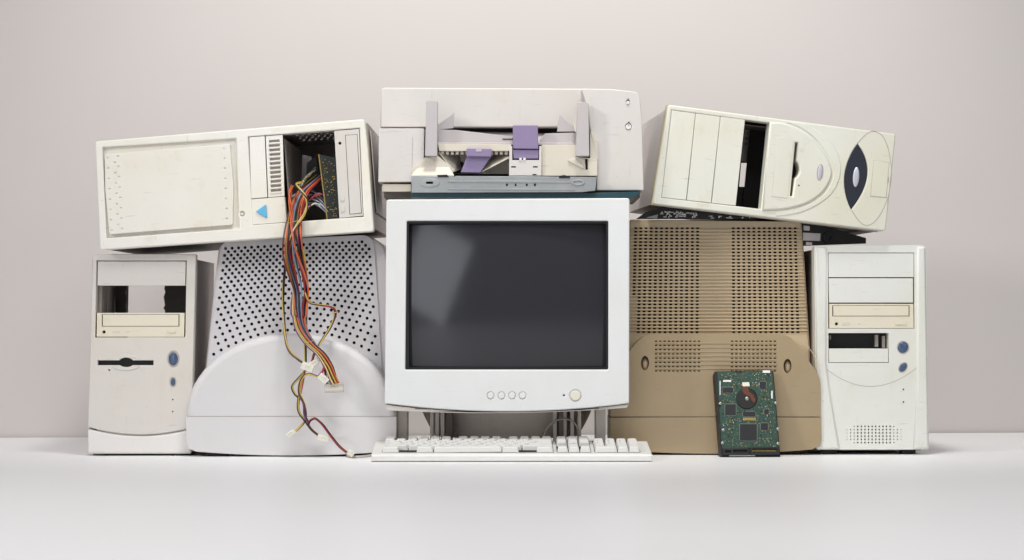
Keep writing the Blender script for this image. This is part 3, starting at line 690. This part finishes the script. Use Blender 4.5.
# steel case: left flank is white and follows the bezel edge
x_top, z_top = ea[0]; x_bot, z_bot = ea[1]
MB().add([(x_bot+.002, .034, z_bot+.002), (x_bot+.002, D6, z_bot+.002), (x_top+.002, D6, z_top-.004), (x_top+.002, .034, z_top-.004),
          (x_bot+.0035, .034, z_bot+.002), (x_bot+.0035, D6, z_bot+.002), (x_top+.0035, D6, z_top-.004), (x_top+.0035, .034, z_top-.004)],
         [(0, 3, 2, 1), (4, 5, 6, 7), (0, 1, 5, 4), (1, 2, 6, 5), (2, 3, 7, 6), (3, 0, 4, 7)]).build('side_panel', 'side_white', T)
MB().box(x_top+.004, xb, .031, D6, z_top-.006, z_top-.0045).build('top_panel', 'side_white', T)
MB().box(xb-.0015, xb, .031, D6, zb6, z_top-.006).build('side_panel', 'side_white', T)
rq_ = F.mp([(741, 163), (750, 163), (748, 187), (739, 187)], D6)
MB().plate(rr(x_top+.004, zb6, xb-.002, z_top-.006), [rq_], D6-.0015, D6).build('rear_panel', 'dark_steel', T)
# underside: dark floor
MB().box(x_bot+.004, xb-.002, .031, D6, zb6-.0015, zb6).build('bottom_panel', 'dark_steel', T)
MB().box(x_bot+.004, xb-.001, .0308, .034, zb6-.006, zb6-.0016).box(xb-.02, xb-.001, .034, D6, zb6-.0045, zb6-.0016).build('bottom_frame', 'light_grey_side', T)
# inner cage of the empty bay
xs0, _ = F.uv(736, 160); xs1, _ = F.uv(769, 160)
z0s = F.uv(740, 206)[1]; z1s = F.uv(755, 121)[1]
MB().plate(F.mp([(731, 122), (752, 124), (749, 162), (728, 160)], .12), [ell(F.uv(743, 138, .12)[0]+dx, F.uv(743, 138, .12)[1]+dz, .0018, .0018, 8) for dx in (0, .006) for dz in (0, .01, -.01)], .12, .121).build('cage_plate', 'steel', T)
MB().plate(F.mp([(750.5, 124), (774, 127), (768, 212), (742, 212)], .10), [], .10, .101).build('cage_plate', 'dark', T)
MB().plate(F.mp([(731, 186.5), (752, 187), (750, 214), (728, 212)], .11), [ell(*F.uv(743, 197, .11), .0014, .0014, 8), ell(*F.uv(738, 205, .11), .001, .001, 8)], .11, .111).build('drive_bracket', 'black', T)
MB().box(xs0-.010, xs1+.002, .03, .11, z1s-.006, z1s-.0045).build('cage_top', 'dark_steel', T)

# ================================================================== 7 tan casing
YB = 0.035
F = Frame(Vector((P(715.5, 455, YB).x, YB, 0)))
T = thing('monitor_casing', F, 'tan brown monitor casing with rows of small slots standing behind the hard drive', 'monitor casing', 'monitor casings turned to show their vents')
wP = .05
slots = []
rowp = (332.2-228.2)/30
for r_ in range(31):
    y = 228.2+rowp*r_; grow = 1+.035*r_/30
    for side in (-1, 1):
        for c_ in range(13):
            x = 715.5+side*(17.8+c_*5.16)*grow
            if side < 0 and x < 634: continue
            slots.append([(x-1.45, y-.85), (x+1.45, y-.85), (x+1.45, y+.85), (x-1.45, y+.85)])
pout = roundpoly([(628.5, 338), (630.5, 219.4), (800.4, 221.8), (804, 280), (807.6, 338)], [0, 3, 3, 0, 0])
pout = roundpoly([(624, 425), (630.5, 220), (800.4, 221.8), (808.5, 350), (810, 425)], [0, 3, 3, 0, 0])
mb = MB().plate(F.mp(pout, wP), [F.mp(h, wP) for h in slots], wP, wP+.004, 0)
mb.build('slotted_panel', 'tan_plastic', T)
rg = MB()
for r_ in range(30):
    y = 228.2+rowp*(r_+.5); xr = 800.6+6.6*(y-222)/112; xl = 630.5-2.6*(y-222)/112
    rg.plate(F.mp(rr(xl, y-.72, xr+.4, y+.72), wP), [], wP-.0028, wP+.0005, .0007, seg=2, back=False)
rg.build('louvre_ridge', 'tan_plastic', T, kind='stuff')
so_ = roundpoly([(622, 425), (628.5, 219.4), (802.4, 221), (810.5, 350), (812, 425)], [0, 4, 4, 0, 0])
si_ = roundpoly([(628, 420), (633, 224), (798, 225.4), (806, 350), (807, 420)], [0, 2, 2, 0, 0])
MB().plate(F.mp(so_, wP), [F.mp(si_, wP)], wP+.0042, wP+.28, .003).build('shell', 'tan_plastic', T)
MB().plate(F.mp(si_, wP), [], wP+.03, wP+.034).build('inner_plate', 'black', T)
# lower hood with clipped corners
hood = [(820.6, 378), (820.6, 416.6), (610.4, 416.6), (610.4, 378), (636, 343), (645, 335.2), (656, 333.6), (776, 333.6), (789, 336), (797, 344)]
hs = []
for side in (-1, 1):
    for r_ in range(8):
        for c_ in range(11):
            x = 715.5+side*(16.6+c_*4.28); y = 341.2+r_*4.25
            hs.append([(x-1.2, y-.6), (x+1.2, y-.6), (x+1.2, y+.6), (x-1.2, y+.6)])
hx = [ell(645, 363, 4.1, 7.2, 18), ell(787.6, 366, 4.1, 7.2, 18)]
hp_ = roundpoly(hood, [8, 0, 0, 8, 8, 4, 4, 4, 6, 8])
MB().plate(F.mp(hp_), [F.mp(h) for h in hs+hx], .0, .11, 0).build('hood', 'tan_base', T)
rg = MB()
for r_ in range(7):
    y = 341.2+(r_+.5)*4.25; rg.plate(F.mp(rr(668 if 0 else 655, y-.55, 777, y+.55)), [], -.0008, .0005, .0003, seg=2, back=False)
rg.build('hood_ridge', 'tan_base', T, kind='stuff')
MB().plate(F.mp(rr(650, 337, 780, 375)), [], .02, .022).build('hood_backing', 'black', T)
for h in hx:
    c = jack_c(h); MB().dome(F.mp(ell(c[0]+.8, c[1]+1, 3.2, 6, 16)), .012, .006).build('screw_well', 'tan_plastic', T)
    MB().plate(F.mp(ell(*c, 5, 8, 16)), [], .0125, .014).build('well_floor', 'dark_steel', T)
tub = [(821, 417.4), (821.4, 440), (819.5, 446), (812, 449.6)]+curve2([(812, 449.6), (715, 453.8), (618, 450)])[1:-1]+[(618, 450), (611, 447), (609.8, 440), (610, 417.4)]
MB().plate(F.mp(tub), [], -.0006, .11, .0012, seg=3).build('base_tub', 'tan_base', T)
MB().plate(groove_line(F, curve2([(797, 338), (812, 352), (820, 372)], 8), .6, 0), [], -.0002, .001).build('trim_line', 'tan_plastic', T)
for sx in (-.13, .13): MB().box(sx-.02, sx+.02, .02, .10, 0, .006).build('foot', 'black', T)

# ================================================================== 8 right tower
F = Frame(Vector((P(871, 453, .045).x, .045, 0)), yaw=1.0)
T = thing('computer_tower', F, 'pale greenish white computer tower at far right with blue buttons and a perforated foot', 'computer', 'computer towers standing on the table')
out = roundpoly([(814.2, 246), (925.8, 245), (929, 449.6), (816.4, 449.6)], [3, 5, 2, 2])
bay = [(828, 252.6), (914.2, 252.6), (914.6, 328.6), (828.2, 328.6)]
fl = rr(828.4, 333, 888.8, 362.8)
ph = []
for r_ in range(6):
    for c_ in range(16):
        x = 874+(c_-7.5)*3.6; y = 426.4+r_*3.25
        if abs(c_-7.5) > 6 and r_ in (0, 5): continue
        s_ = .95 if abs(c_-7.5) < 5 else (.7 if abs(c_-7.5) < 7 else .5)
        ph.append(ell(x, y, s_, s_, 6))
groove = groove_line(F, [(816, 360)]+curve2([(816, 360), (871.6, 386.4), (928, 357.8)], 24)[1:-1]+[(927.2, 358.3)], .55)
MB().plate(F.mp(out), [F.mp(bay), F.mp(fl)]+[F.mp(h) for h in ph]+[F.mp(ell(903, 347.4, 6.2, 6.6, 20)), F.mp(ell(903, 367.4, 4.2, 5.8, 20, 35))], 0, .03, 0.0).build('front_panel', 'pale_green_white', T)
MB().plate(groove, [], -.0002, .001).build('trim_line', 'light_grey_side', T)
# raised side wings that flare at the foot, and the rounded right flank
wl = [(815, 247.5), (826, 247.5), (826, 363), (831, 400), (839.4, 449), (816.8, 449)]
fplate(F, T, 'side_wing', roundpoly(wl, [2, 0, 0, 0, 0, 0]), 'pale_green_white', -.004, .001, b=.0036)
wr = [(917, 247), (925, 247), (928.4, 449), (913, 449), (916.6, 380)]
fplate(F, T, 'side_wing', roundpoly(wr, [0, 2, 0, 0, 0]), 'pale_green_white', -.004, .001, b=.0036)
fplate(F, T, 'bay_cover', [(828.6, 253.2), (913.7, 253.2), (913.8, 277.2), (828.6, 277.2)], 'pale_green_white', .0006, .02)
fplate(F, T, 'bay_cover', [(828.8, 278.2), (913.2, 278.2), (913.2, 302.6), (829.2, 302.6)], 'pale_green_white', .0014, .02)
disc_drive(F, T, [(829.4, 303.8), (913.6, 303.8), (914, 328.2), (829.4, 328.2)], rr(833.4, 305.8, 908.8, 315.8), ell(836.7, 323.9, 1.7, 1.7, 10),
           [rr(842.3, 322.3, 850.4, 325), rr(858, 323, 861.2, 324.3)], [rr(895.4, 322, 906.8, 324.8)], w=.002)
fplate(F, T, 'blank_cover', rr(829, 348.6, 888.3, 362.3), 'pale_green_white', .0003, .02, b=.0006)
fplate(F, T, 'empty_bay', rr(827, 332, 890, 349), 'black', .03, .035, b=0)
x_, z_ = F.uv(831.5, 337); MB().box(x_-.0008, x_+.0008, .012, .03, z_-.004, z_+.003).box(F.uv(877, 340)[0], F.uv(880, 340)[0], .018, .03, F.uv(877, 347)[1], F.uv(877, 335)[1]).box(F.uv(884, 340)[0], F.uv(887, 340)[0], .018, .03, F.uv(877, 348)[1], F.uv(877, 336)[1]).build('bay_bracket', 'steel', T)
MB().plate(F.mp(rr(842, 424, 906, 446)), [], .008, .01).build('perforation_backing', 'dark', T)
for (cx, cy, rx, ry, rot, nm) in ((903, 347.4, 5.1, 5.6, 20, 'power_button'), (903, 367.4, 3.2, 4.9, 35, 'reset_button')):
    MB().plate(F.mp(ell(cx, cy, rx+1, ry+.9, 20, rot)), [F.mp(ell(cx, cy, rx, ry, 20, rot))], -.0006, .005, .0004).build('button_rim', 'light_grey_side', T)
    button(F, T, nm, ell(cx, cy, rx, ry, 20, rot), 'blue_button', .0022, .0005)
for cy in (389.4, 402):
    MB().dome(F.mp(ell(903.4, cy, .9, .9, 8)), 0, .0006).build('indicator_light', 'dark', T)
    fplate(F, T, 'light_mark', [(900, cy+2.2), (903, cy+.9), (902, cy+2.8)], 'stand_grey', -.0002, .0003, b=0)
x0, z1 = F.uv(815, 248); x1 = F.uv(926, 300)[0]
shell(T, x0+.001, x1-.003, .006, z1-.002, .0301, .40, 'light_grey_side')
for sx in (-1, 1):
    for d in (.02, .34): MB().box(sx*.07-.012, sx*.07+.012, d, d+.025, 0, .0085).build('foot', 'black', T)

# brackets between the tilted case and the tower: a spare chassis frame under the case
F8 = Frame(Vector((P(812, 245, .09).x, .09, P(812, 246, .09).z)))
T8 = thing('drive_bracket', F8, 'black steel bracket with bright openings painted as white plates, wedged under the tilted case', 'bracket')
F = F8
bw = [(801, 222.5), (826, 226), (842, 231), (866, 238), (866, 243.6), (801, 246)]
MB().plate(F.mp(bw), [], 0, .002).build('plate', 'black', T8)
for q_ in ([(803.6, 225.6), (809.6, 226.2), (809.6, 230.6), (803.6, 230.4)], [(802.8, 232.6), (820.6, 233.6), (820, 241), (802.8, 240.4)], [(806, 242), (812, 242.4), (812, 245), (806, 245)]): MB().plate(F.mp(q_), [], -.0006, -.0001).build('tab_and_lit_opening', 'side_white', T8)  # openings painted as white plates, in the tone of the lit backdrop beyond
MB().plate(F.mp(ell(828, 237.5, 5, 5.5, 20)), [F.mp(ell(828, 237.5, 3.2, 3.6, 20))], -.006, -.0002, .0006).build('fan_ring', 'black', T8)
MB().tube([P(836, 242, .11)-F8.M.translation, P(858, 238.5, .11)-F8.M.translation], .0015, 8).build('support_rod', 'dark_steel', T8)
# motherboard strip between tan casing and tilted case
F9 = Frame(Vector((P(700, 219, .06).x, .06, P(700, 219.6, .06).z)))
T9 = thing('circuit_board', F9, 'black circuit board with white printing squeezed between tan casing and tilted case', 'circuit board')
F = F9
MB().plate(F.mp([(636, 219), (646, 212), (662, 207), (700, 211.5), (752, 216), (758, 219.2)]), [], 0, .003).build('board', 'black', T9)
wm = MB()
for k in range(46):
    x = random.uniform(661, 697); y = random.uniform(211+(x-661)*.06, 217.4); a, b_ = random.choice(((1.6, .35), (.4, 1), (.9, .5)))
    wm.plate(F.mp(rr(x-a, y-b_, x+a, y+b_)), [], -.0004, .0002)
for k in range(14):
    x = random.uniform(698, 750); y = random.uniform(215.5+(x-698)*.03, 218.4); a, b_ = random.choice(((1.6, .35), (.4, .6), (.7, .5)))
    wm.plate(F.mp(rr(x-a, y-b_, x+a, y+b_)), [], -.0004, .0002)
wm.build('board_printing', 'white_part', T9, kind='stuff')
MB().plate(F.mp([(646, 217.6), (658, 214.4), (657, 218.6)]), [], -.001, .0, 0).build('tab_and_lit_opening', 'tin', T9)

# ================================================================== 9 keyboard
KD = .140; KW = .4665
yF = -.155
F = Frame(Vector((P(511.5, 460, yF).x, yF, 0)), pitch=0, yaw=.15)
T = thing('keyboard', F, 'off white full size computer keyboard lying in front of the monitor', 'keyboard')
# case profile: front lip, slope rising to the back
prof = [(.0, .0015), (.0, .009), (.003, .0125), (.020, .0145), (.136, .0268), (.140, .025), (.140, .004), (.12, .0)]
def ksec(x, ins=0): return [(x, min(max(y, ins), KD-ins), max(0, z-ins)) for y, z in prof]
hw = KW/2
MB().loft([ksec(-hw+.001, .001)[::-1], ksec(-hw)[::-1] and ksec(-hw+.002)[::-1], ksec(hw-.010)[::-1], ksec(hw-.002)[::-1], ksec(hw, .001)[::-1]][::-1], True, True, False).build('keyboard_case', 'key_white', T)
def zs(y): return .0145+(y-.020)*.104
for u0, u1 in ((0, 15), (15.3, 18.3), (18.6, 22.6)): MB().box(-hw+.0175+u0*.01905, -hw+.0175+u1*.01905, .0, .118, 0, .0006, m=Matrix.Translation((0, .018, .0149)) @ Matrix.Rotation(math.atan(.104), 4, 'X')).build('key_well', 'dark', T)
U = .01905; keymeshes = {}
def keymesh(wu, hu, h=.0088):
    k = (wu, hu, h)
    if k not in keymeshes:
        w_, d_ = wu*U-.0012, hu*U-.0012; t = .0018; m_ = MB()
        s0 = [(x, y, 0) for x, y in rr(-w_/2, -d_/2, w_/2, d_/2, .0010, 1)]
        s1 = [(x, y, h*.8) for x, y in rr(-w_/2+t*.8, -d_/2+t*.5, w_/2-t*.8, d_/2-t*1.3, .002, 1)]
        s2 = [(x, y, h) for x, y in rr(-w_/2+t*1.3, -d_/2+t, w_/2-t*1.3, d_/2-t*1.9, .002, 1)]
        m_.loft([s2, s1, s0], True, False, False); keymeshes[k] = m_.mesh('key', 'key_white')
    return keymeshes[k]
legends = {}
slope = Matrix.Rotation(math.atan(.104), 4, 'X')
def key(xu, yy, wu=1, hu=1, tilt=0, ch=''):
    x = -hw+.0175+(xu+wu/2)*U+random.uniform(-.0002, .0002)
    m = Matrix.Translation((x, yy, zs(yy)+.0008+random.uniform(-.0002, .0002))) @ Matrix.Rotation(math.atan(.104)+tilt, 4, 'X') @ Matrix.Rotation(radians(random.uniform(-.5, .5)), 4, 'Y')
    k_ = place(keymesh(wu, hu), 'key', T, m)
    if ch:
        if ch not in legends:
            cu = bpy.data.curves.new('legend', 'FONT'); cu.body = ch; cu.size = .0062 if len(ch) == 1 else .0042; to = bpy.data.objects.new('t', cu); me = bpy.data.meshes.new_from_object(to); me.materials.append(M['chip']); legends[ch] = me; bpy.data.objects.remove(to); bpy.data.curves.remove(cu)
        l_ = bpy.data.objects.new('legend', legends[ch]); COL.objects.link(l_); l_.parent = k_
        l_.location = (-(wu*U-.0012)/2+.0042, .0006, .0089)
ry = [.0255+.0190*k for k in range(5)]+[.0255+.0190*4+.0235]
tl = [.03, .02, .06, .10, .14, .16]
key(0, ry[0], 1.5, 1, tl[0], 'Ctrl'); key(3, ry[0], 1.5, 1, tl[0], 'Alt')
key(4.5, ry[0], 6, 1, 0); key(10.5, ry[0], 1.5, 1, 0, 'Alt'); key(13.5, ry[0], 1.5, 1, 0, 'Ctrl')
key(0, ry[1], 2.25, 1, tl[1], 'Shift'); [key(2.25+i, ry[1], 1, 1, tl[1], 'ZXCVBNM,./'[i]) for i in range(10)]; key(12.25, ry[1], 2.75, 1, tl[1], 'Shift')
key(0, ry[2], 1.75, 1, tl[2], 'Caps'); [key(1.75+i, ry[2], 1, 1, tl[2], 'ASDFGHJKL;='[i]) for i in range(11)]; key(12.75, ry[2], 2.25, 1, tl[2], 'Enter')
key(0, ry[3], 1.5, 1, tl[3], 'Tab'); [key(1.5+i, ry[3], 1, 1, tl[3], 'QWERTYUIOP[]'[i]) for i in range(12)]; key(13.5, ry[3], 1.5, 1, tl[3])
[key(i, ry[4], 1, 1, tl[4], '`1234567890-='[i]) for i in range(13)]; key(13, ry[4], 2, 1, tl[4])
key(0, ry[5], 1, 1, tl[5]); [key(2+i, ry[5], 1, 1, tl[5]) for i in range(4)]; [key(6.5+i, ry[5], 1, 1, tl[5]) for i in range(4)]; [key(11+i, ry[5], 1, 1, tl[5]) for i in range(4)]
nx = 15.3
for i in range(3): key(nx+i, ry[0], 1, 1, 0); key(nx+i, ry[3], 1, 1, tl[3]); key(nx+i, ry[4], 1, 1, tl[4]); key(nx+i, ry[5], 1, 1, tl[5])
key(nx+1, ry[1], 1, 1, tl[1])
px_ = 18.6
key(px_, ry[0], 2, 1, 0, '0'); key(px_+2, ry[0], 1, 1, 0, '.')
for r_ in (1, 2, 3):
    for i in range(3): key(px_+i, ry[r_], 1, 1, tl[r_], str(3*(r_-1)+i+1))
for i in range(4): key(px_+i, ry[4], 1, 1, tl[4])
key(px_+3, (ry[0]+ry[1])/2, 1, 2, 0); key(px_+3, (ry[2]+ry[3])/2, 1, 2, .08)
# cord leaving the back left
pts = [Vector((-hw+.01, .14, .006)), Vector((-hw-.01, .1, .004)), Vector((-hw-.03, .095, .0026)), Vector((-hw-.045, .12, .0026)), Vector((-hw-.05, .17, .0026)), Vector((-hw-.05, .22, .0026))]
MB().tube(smooth(pts), .0022, 8).build('keyboard_cord', 'cable_grey', T)

# ================================================================== 10 hard drive
F = Frame(Vector((P(750.5, 457, -.027).x, -.027, .0005)), roll=-2.6, yaw=4, pitch=-17)
T = thing('hard_drive', F, 'bare hard drive with green circuit board leaning against the tan casing', 'hard drive')
body = roundpoly([(714.5, 371), (773.5, 370), (780.6, 456.4), (721, 457)], [1.5, 2, 1, 1])
MB().plate(F.mp(body), [], .0012, .024, .0012).build('drive_body', 'black', T)
pq = [(717.4, 371.8), (772.4, 371), (778.8, 448), (722, 448.4)]
B = MB().plate(F.mp(roundpoly([(717.4, 371.8), (735, 371.6), (736, 373), (742, 373), (743, 371.4), (772.4, 371), (775, 402), (773.6, 403.5), (775.4, 406), (778.8, 448), (722, 448.4), (719.6, 410), (721, 405), (719, 402)], 0)), [F.mp(ell(747, 398.8, 10.6, 10.6, 28))], 0, .0014, .0002).build('circuit_board', 'pcb', T)
MB().plate(F.mp(ell(747, 398.8, 10.2, 10.2, 28)), [], -.0008, .003, .001).build('spindle_motor', 'black', T)
MB().dome(F.mp(ell(747, 398.6, 1.9, 1.9, 14)), -.0008, .0008).build('spindle_screw', 'tin', T)
MB().plate(F.mp([(742, 386), (747.4, 385.4), (749, 392), (753, 395), (755.4, 400), (754, 403.6), (751.6, 400.6), (749.4, 396.5), (744.6, 394.6), (742.6, 392)]), [], -.0014, -.0006).build('flex_strip', 'copper', T)
MB().plate(F.mp([(742, 382.6), (749, 382.4), (749.6, 386.4), (742.6, 386.6)]), [], -.0018, .0).build('flex_connector', 'nylon', T)
def chip(x0, y0, x1, y1, h=.0014, pins=True):
    c = MB().plate(F.mp(rr(x0, y0, x1, y1)), [], -h, -.0001, .0002).build('chip', 'chip', B)
    if pins:
        m_ = MB(); e = .9; n = max(4, int((x1-x0)/.9))
        for k in range(n):
            x = x0+(x1-x0)*(k+.5)/n
            for ya, yb_ in ((y0-e, y0), (y1, y1+e)): m_.plate(F.mp(rr(x-.2, ya, x+.2, yb_)), [], -.0004, -.0001, back=False)
        n = max(4, int((y1-y0)/.9))
        for k in range(n):
            y = y0+(y1-y0)*(k+.5)/n
            for xa_, xb_ in ((x0-e, x0), (x1, x1+e)): m_.plate(F.mp(rr(xa_, y-.2, xb_, y+.2)), [], -.0004, -.0001, back=False)
        m_.build('pins', 'tin', c, kind='stuff')
for c_ in ((740, 424.3, 756.6, 440.4), (725.2, 404.4, 735.6, 415), (759.6, 381.8, 765.8, 388.6), (722.6, 387.6, 733, 392.4), (743, 411.8, 755.2, 416.2), (760.8, 423.4, 767.8, 430), (764.2, 409.4, 768.6, 414)):
    chip(*c_)
def smd(n, mt, name, sz=(.25, .8)):
    m_ = MB(); occ = [(739, 423, 758, 441), (724, 403, 737, 416), (736, 388, 758, 410), (759, 381, 767, 390), (722, 387, 734, 393), (742, 411, 756, 417), (760, 422, 769, 431)]
    for k in range(n):
        for _ in range(20):
            u, v = random.uniform(.04, .96), random.uniform(.02, .98); c = qmap(pq, u, v)
            if not any(a <= c[0] <= d and b <= c[1] <= e_ for a, b, d, e_ in occ): break
        a, b_ = random.uniform(*sz), random.uniform(*sz)
        m_.plate(F.mp(rr(c[0]-a, c[1]-b_, c[0]+a, c[1]+b_)), [], -.0007, .0, back=False)
    m_.build(name, mt, B, kind='stuff')
smd(150, 'tin', 'solder_pad', (.15, .45)); smd(110, 'gold', 'capacitor', (.2, .65)); smd(60, 'chip', 'resistor', (.25, .8)); smd(40, 'white_part', 'ceramic_part', (.15, .4))
for r_ in (rr(723, 380.2, 731, 382), rr(762.6, 370.6, 770, 373), rr(771.2, 391, 772.6, 398.6), rr(719.6, 381, 720.4, 395)): MB().plate(F.mp(r_), [], -.0012, 0).build('white_connector', 'white_part', B)
MB().plate(F.mp(rr(743, 417.6, 755.6, 420.4)), [], -.0003, 0).build('solder_strip', 'gold', B)
for x, y in ((720.4, 403.6), (775.8, 403), (723.4, 430), (778, 429), (722.6, 443), (778, 443.6)): MB().dome(F.mp(ell(x, y, 1.7, 1.7, 12)), -.0006, .0014).build('screw', 'tin', T)
MB().plate(F.mp([(722.4, 448.6), (748, 448.4), (748, 455), (723, 455.4)]), [F.mp(rr(725, 450.4, 731, 453.6)), F.mp(rr(733, 450, 747, 453.4))], -.0025, .002, .0003).build('power_socket', 'chip', T)
MB().plate(F.mp([(750, 447.4), (778.6, 447.2), (779.2, 455), (750.4, 455.2)]), [F.mp(rr(752, 449, 777, 452.6))], -.003, .002, .0003).build('data_socket', 'chip', T)
pn = MB()
for k in range(20): pn.plate(F.mp(rr(752.5+k*1.22, 450, 753+k*1.22, 451.8)), [], -.001, .002, back=False)
pn.build('socket_pins', 'gold', T, kind='stuff')
MB().plate(F.mp(rr(729, 455.3, 755, 456.3)), [], -.0016, .002).build('edge_strip', 'tin', T)

# ================================================================== 11 wiring loom
T = thing('wiring_loom', Frame(P(296, 232, -.04)), 'tangled bundle of coloured power wires hanging out of the open bay over the perforated casing', 'wires')
O = P(296, 232, -.04)
def path(pp_): return [P(x, y, d-(.015 if y > 235 else .004))-O for x, y, d in pp_]
main = path([(322, 176, .06), (312, 184, .02), (303, 192, -.005), (296.5, 205, -.022), (293.5, 222, -.032), (293, 238, -.036), (294, 256, -.028), (298, 275, -.02), (300.5, 292, -.022), (299, 310, -.03), (301, 328, -.038), (310, 343, -.046), (321, 354, -.05), (328, 366, -.052), (331, 376, -.052), (333, 384, -.052)])
cols = ['orange', 'red', 'orange', 'brown', 'red', 'pink', 'ink', 'ink', 'slate', 'slate', 'violet', 'white', 'sky', 'green', 'yellow', 'orange', 'red', 'ink', 'ink', 'cream', 'slate', 'violet', 'orange', 'red', 'violet', 'orange', 'ink', 'brown']
base = smooth(main, 7); NB = len(base)
for i, cname in enumerate(cols):
    a0 = 2.399*i+.4; rr_ = .0030+.0074*math.sqrt((i+.5)/len(cols)); ph_ = random.uniform(0, 6.28); pts = []
    for k, p in enumerate(base):
        t = k/(NB-1); sp_ = 1.0+.75*math.exp(-((t-.45)/.13)**2)+.2*sin(7*t+ph_)
        if t > .62: sp_ *= .8
        if t > .9: sp_ *= 1.0+(t-.9)*4
        a = a0+2.6*t+.5*sin(5*t+ph_)
        pts.append(p+Vector((cos(a)*rr_*sp_*1.05, sin(a)*rr_*sp_*.75, .0015*sin(9*t+ph_))))
    MB().tube(pts, .00135, 6).build('wire', 'w_'+cname, T)
def strands(pp_, cs, r=.00125, sep=.0013, tw=9, n=8):
    b = smooth(path(pp_), n); N_ = len(b)
    for i, cname in enumerate(cs):
        a0 = 2*pi*i/len(cs); pts = [p+Vector((cos(a0+tw*k/N_)*sep, sin(a0+tw*k/N_)*sep, sin(a0+tw*k/N_)*sep*.7)) for k, p in enumerate(b)]
        MB().tube(pts, r, 6).build('wire', 'w_'+cname, T)
# yellow loop over the lip of the bay
strands([(303, 182, 0), (296, 184, -.02), (300, 190, -.035), (307, 200, -.04), (305, 213, -.042), (297, 224, -.042), (290, 236, -.04), (288, 250, -.02)], ['yellow', 'ink', 'cream'], sep=.0016)
strands([(292, 186, 0), (290, 195, -.03), (291, 212, -.036), (293, 230, -.038), (292, 245, -.03)], ['orange', 'orange', 'red'], sep=.002, r=.0014)
strands([(330, 196, .03), (320, 194, .02), (310, 198, .01), (303, 208, -.01)], ['red', 'red', 'pink', 'ink'], sep=.0028, r=.0015)
strands([(334, 213, .03), (324, 206, .02), (314, 203, .01), (304, 212, -.01)], ['white', 'ink', 'brown'], sep=.002)
strands([(316, 168, .06), (308, 176, .03), (300, 186, .0)], ['green', 'yellow', 'white'], sep=.002)
# outer left pair
strands([(291, 240, -.036), (286, 262, -.015), (283.5, 285, -.008), (283.5, 312, -.012), (285.5, 338, -.035), (290, 352, -.045), (299, 360, -.046), (306, 364, -.047)], ['yellow', 'ink', 'brown'])
# vertical pair
strands([(303, 250, -.03), (306, 275, -.012), (306.5, 305, -.018), (305.5, 335, -.042), (305.5, 362, -.046)], ['yellow', 'ink', 'ink', 'yellow'], tw=4)
# side branch
strands([(305, 292, -.03), (309, 302, -.03), (320, 305, -.02), (331, 307, -.015), (335.5, 313, -.014), (331, 326, -.02), (322, 340, -.036), (315, 352, -.046), (312, 362, -.048)], ['ink', 'red', 'brown', 'yellow'])
# lower twists
strands([(308, 368, -.048), (299, 378, -.044), (292.5, 386, -.041), (295, 394, -.041), (302, 400, -.043), (305.5, 410, -.043), (305, 420, -.041), (299, 428, -.039), (293, 434, -.039)], ['yellow', 'ink', 'yellow'], tw=5)
strands([(304, 372, -.05), (302, 386, -.047), (298.5, 400, -.044), (299, 412, -.042), (306, 422, -.041), (312, 430, -.041), (318, 435, -.042)], ['brown', 'ink', 'yellow', 'pink'], tw=5)
strands([(319, 377, -.052), (308, 374, -.054), (301, 380, -.051), (299, 392, -.048), (304, 404, -.047), (304.5, 414, -.045), (308, 423, -.044)], ['violet', 'brown', 'yellow'], tw=5)
strands([(308, 425, -.044), (310, 421, -.045), (315, 418.6, -.047), (322, 424, -.048), (330, 435, -.048), (339, 446, -.047), (347, 452.5, -.048)], ['brown', 'red', 'ink'], tw=4)
strands([(319, 352, -.052), (325, 360, -.055), (323, 370, -.056), (319, 376, -.055)], ['violet', 'pink', 'red'], tw=3)
def connector(px, py, d, rot, L_, H, D_, mt, n, mouth='dark'):
    mtx = Matrix.Translation(P(px, py, d-.015)-O) @ Matrix.Rotation(radians(rot), 4, 'Y')
    c = MB().plate(rr(-L_/2, -H/2, L_/2, H/2, .0008, 2), [], -D_/2, D_/2, .0006).build('connector', mt, T)
    c.matrix_basis = mtx
    m_ = MB()
    for k in range(n):
        x = -L_/2+L_*(k+.5)/n; m_.box(x-L_/n*.3, x+L_/n*.3, -D_/2-.0003, -D_/2+.001, -H*.28, H*.12)
    m_.build('contact_window', 'button_cream', c)
    MB().box(-L_*.2, L_*.2, -D_/2-.0015, -D_/2+.0006, H*.18, H*.4).build('latch', mt, c)
connector(307.5, 367, -.051, 22, .021, .0125, .009, 'nylon', 4)
connector(314.5, 363, -.046, -38, .018, .010, .009, 'nylon', 4)
connector(323.5, 378.5, -.056, 42, .018, .0115, .009, 'nylon', 4)
connector(334, 388, -.053, -2, .032, .0155, .010, 'clear_nylon', 10)
connector(291, 433.5, -.041, -38, .017, .008, .008, 'nylon', 4)
connector(323.5, 438, -.043, 12, .020, .010, .009, 'nylon', 4)
connector(351, 453, -.049, 35, .011, .0095, .006, 'nylon', 3)
def tie(px, py, d, r):
    pts = [P(px, py, d-(.015 if py > 235 else .004))-O+Vector((r*cos(a), r*sin(a)*.9, r*.25*cos(a))) for a in [2*pi*k/16 for k in range(17)]]
    MB().tube(pts, .0008, 6).build('cable_tie', 'w_yellow', T)
tie(293.5, 222, -.032, .0085); tie(309, 342, -.045, .0085); tie(286.2, 333, -.03, .0028); tie(335.6, 312.5, -.014, .004); tie(306, 325, -.034, .003)
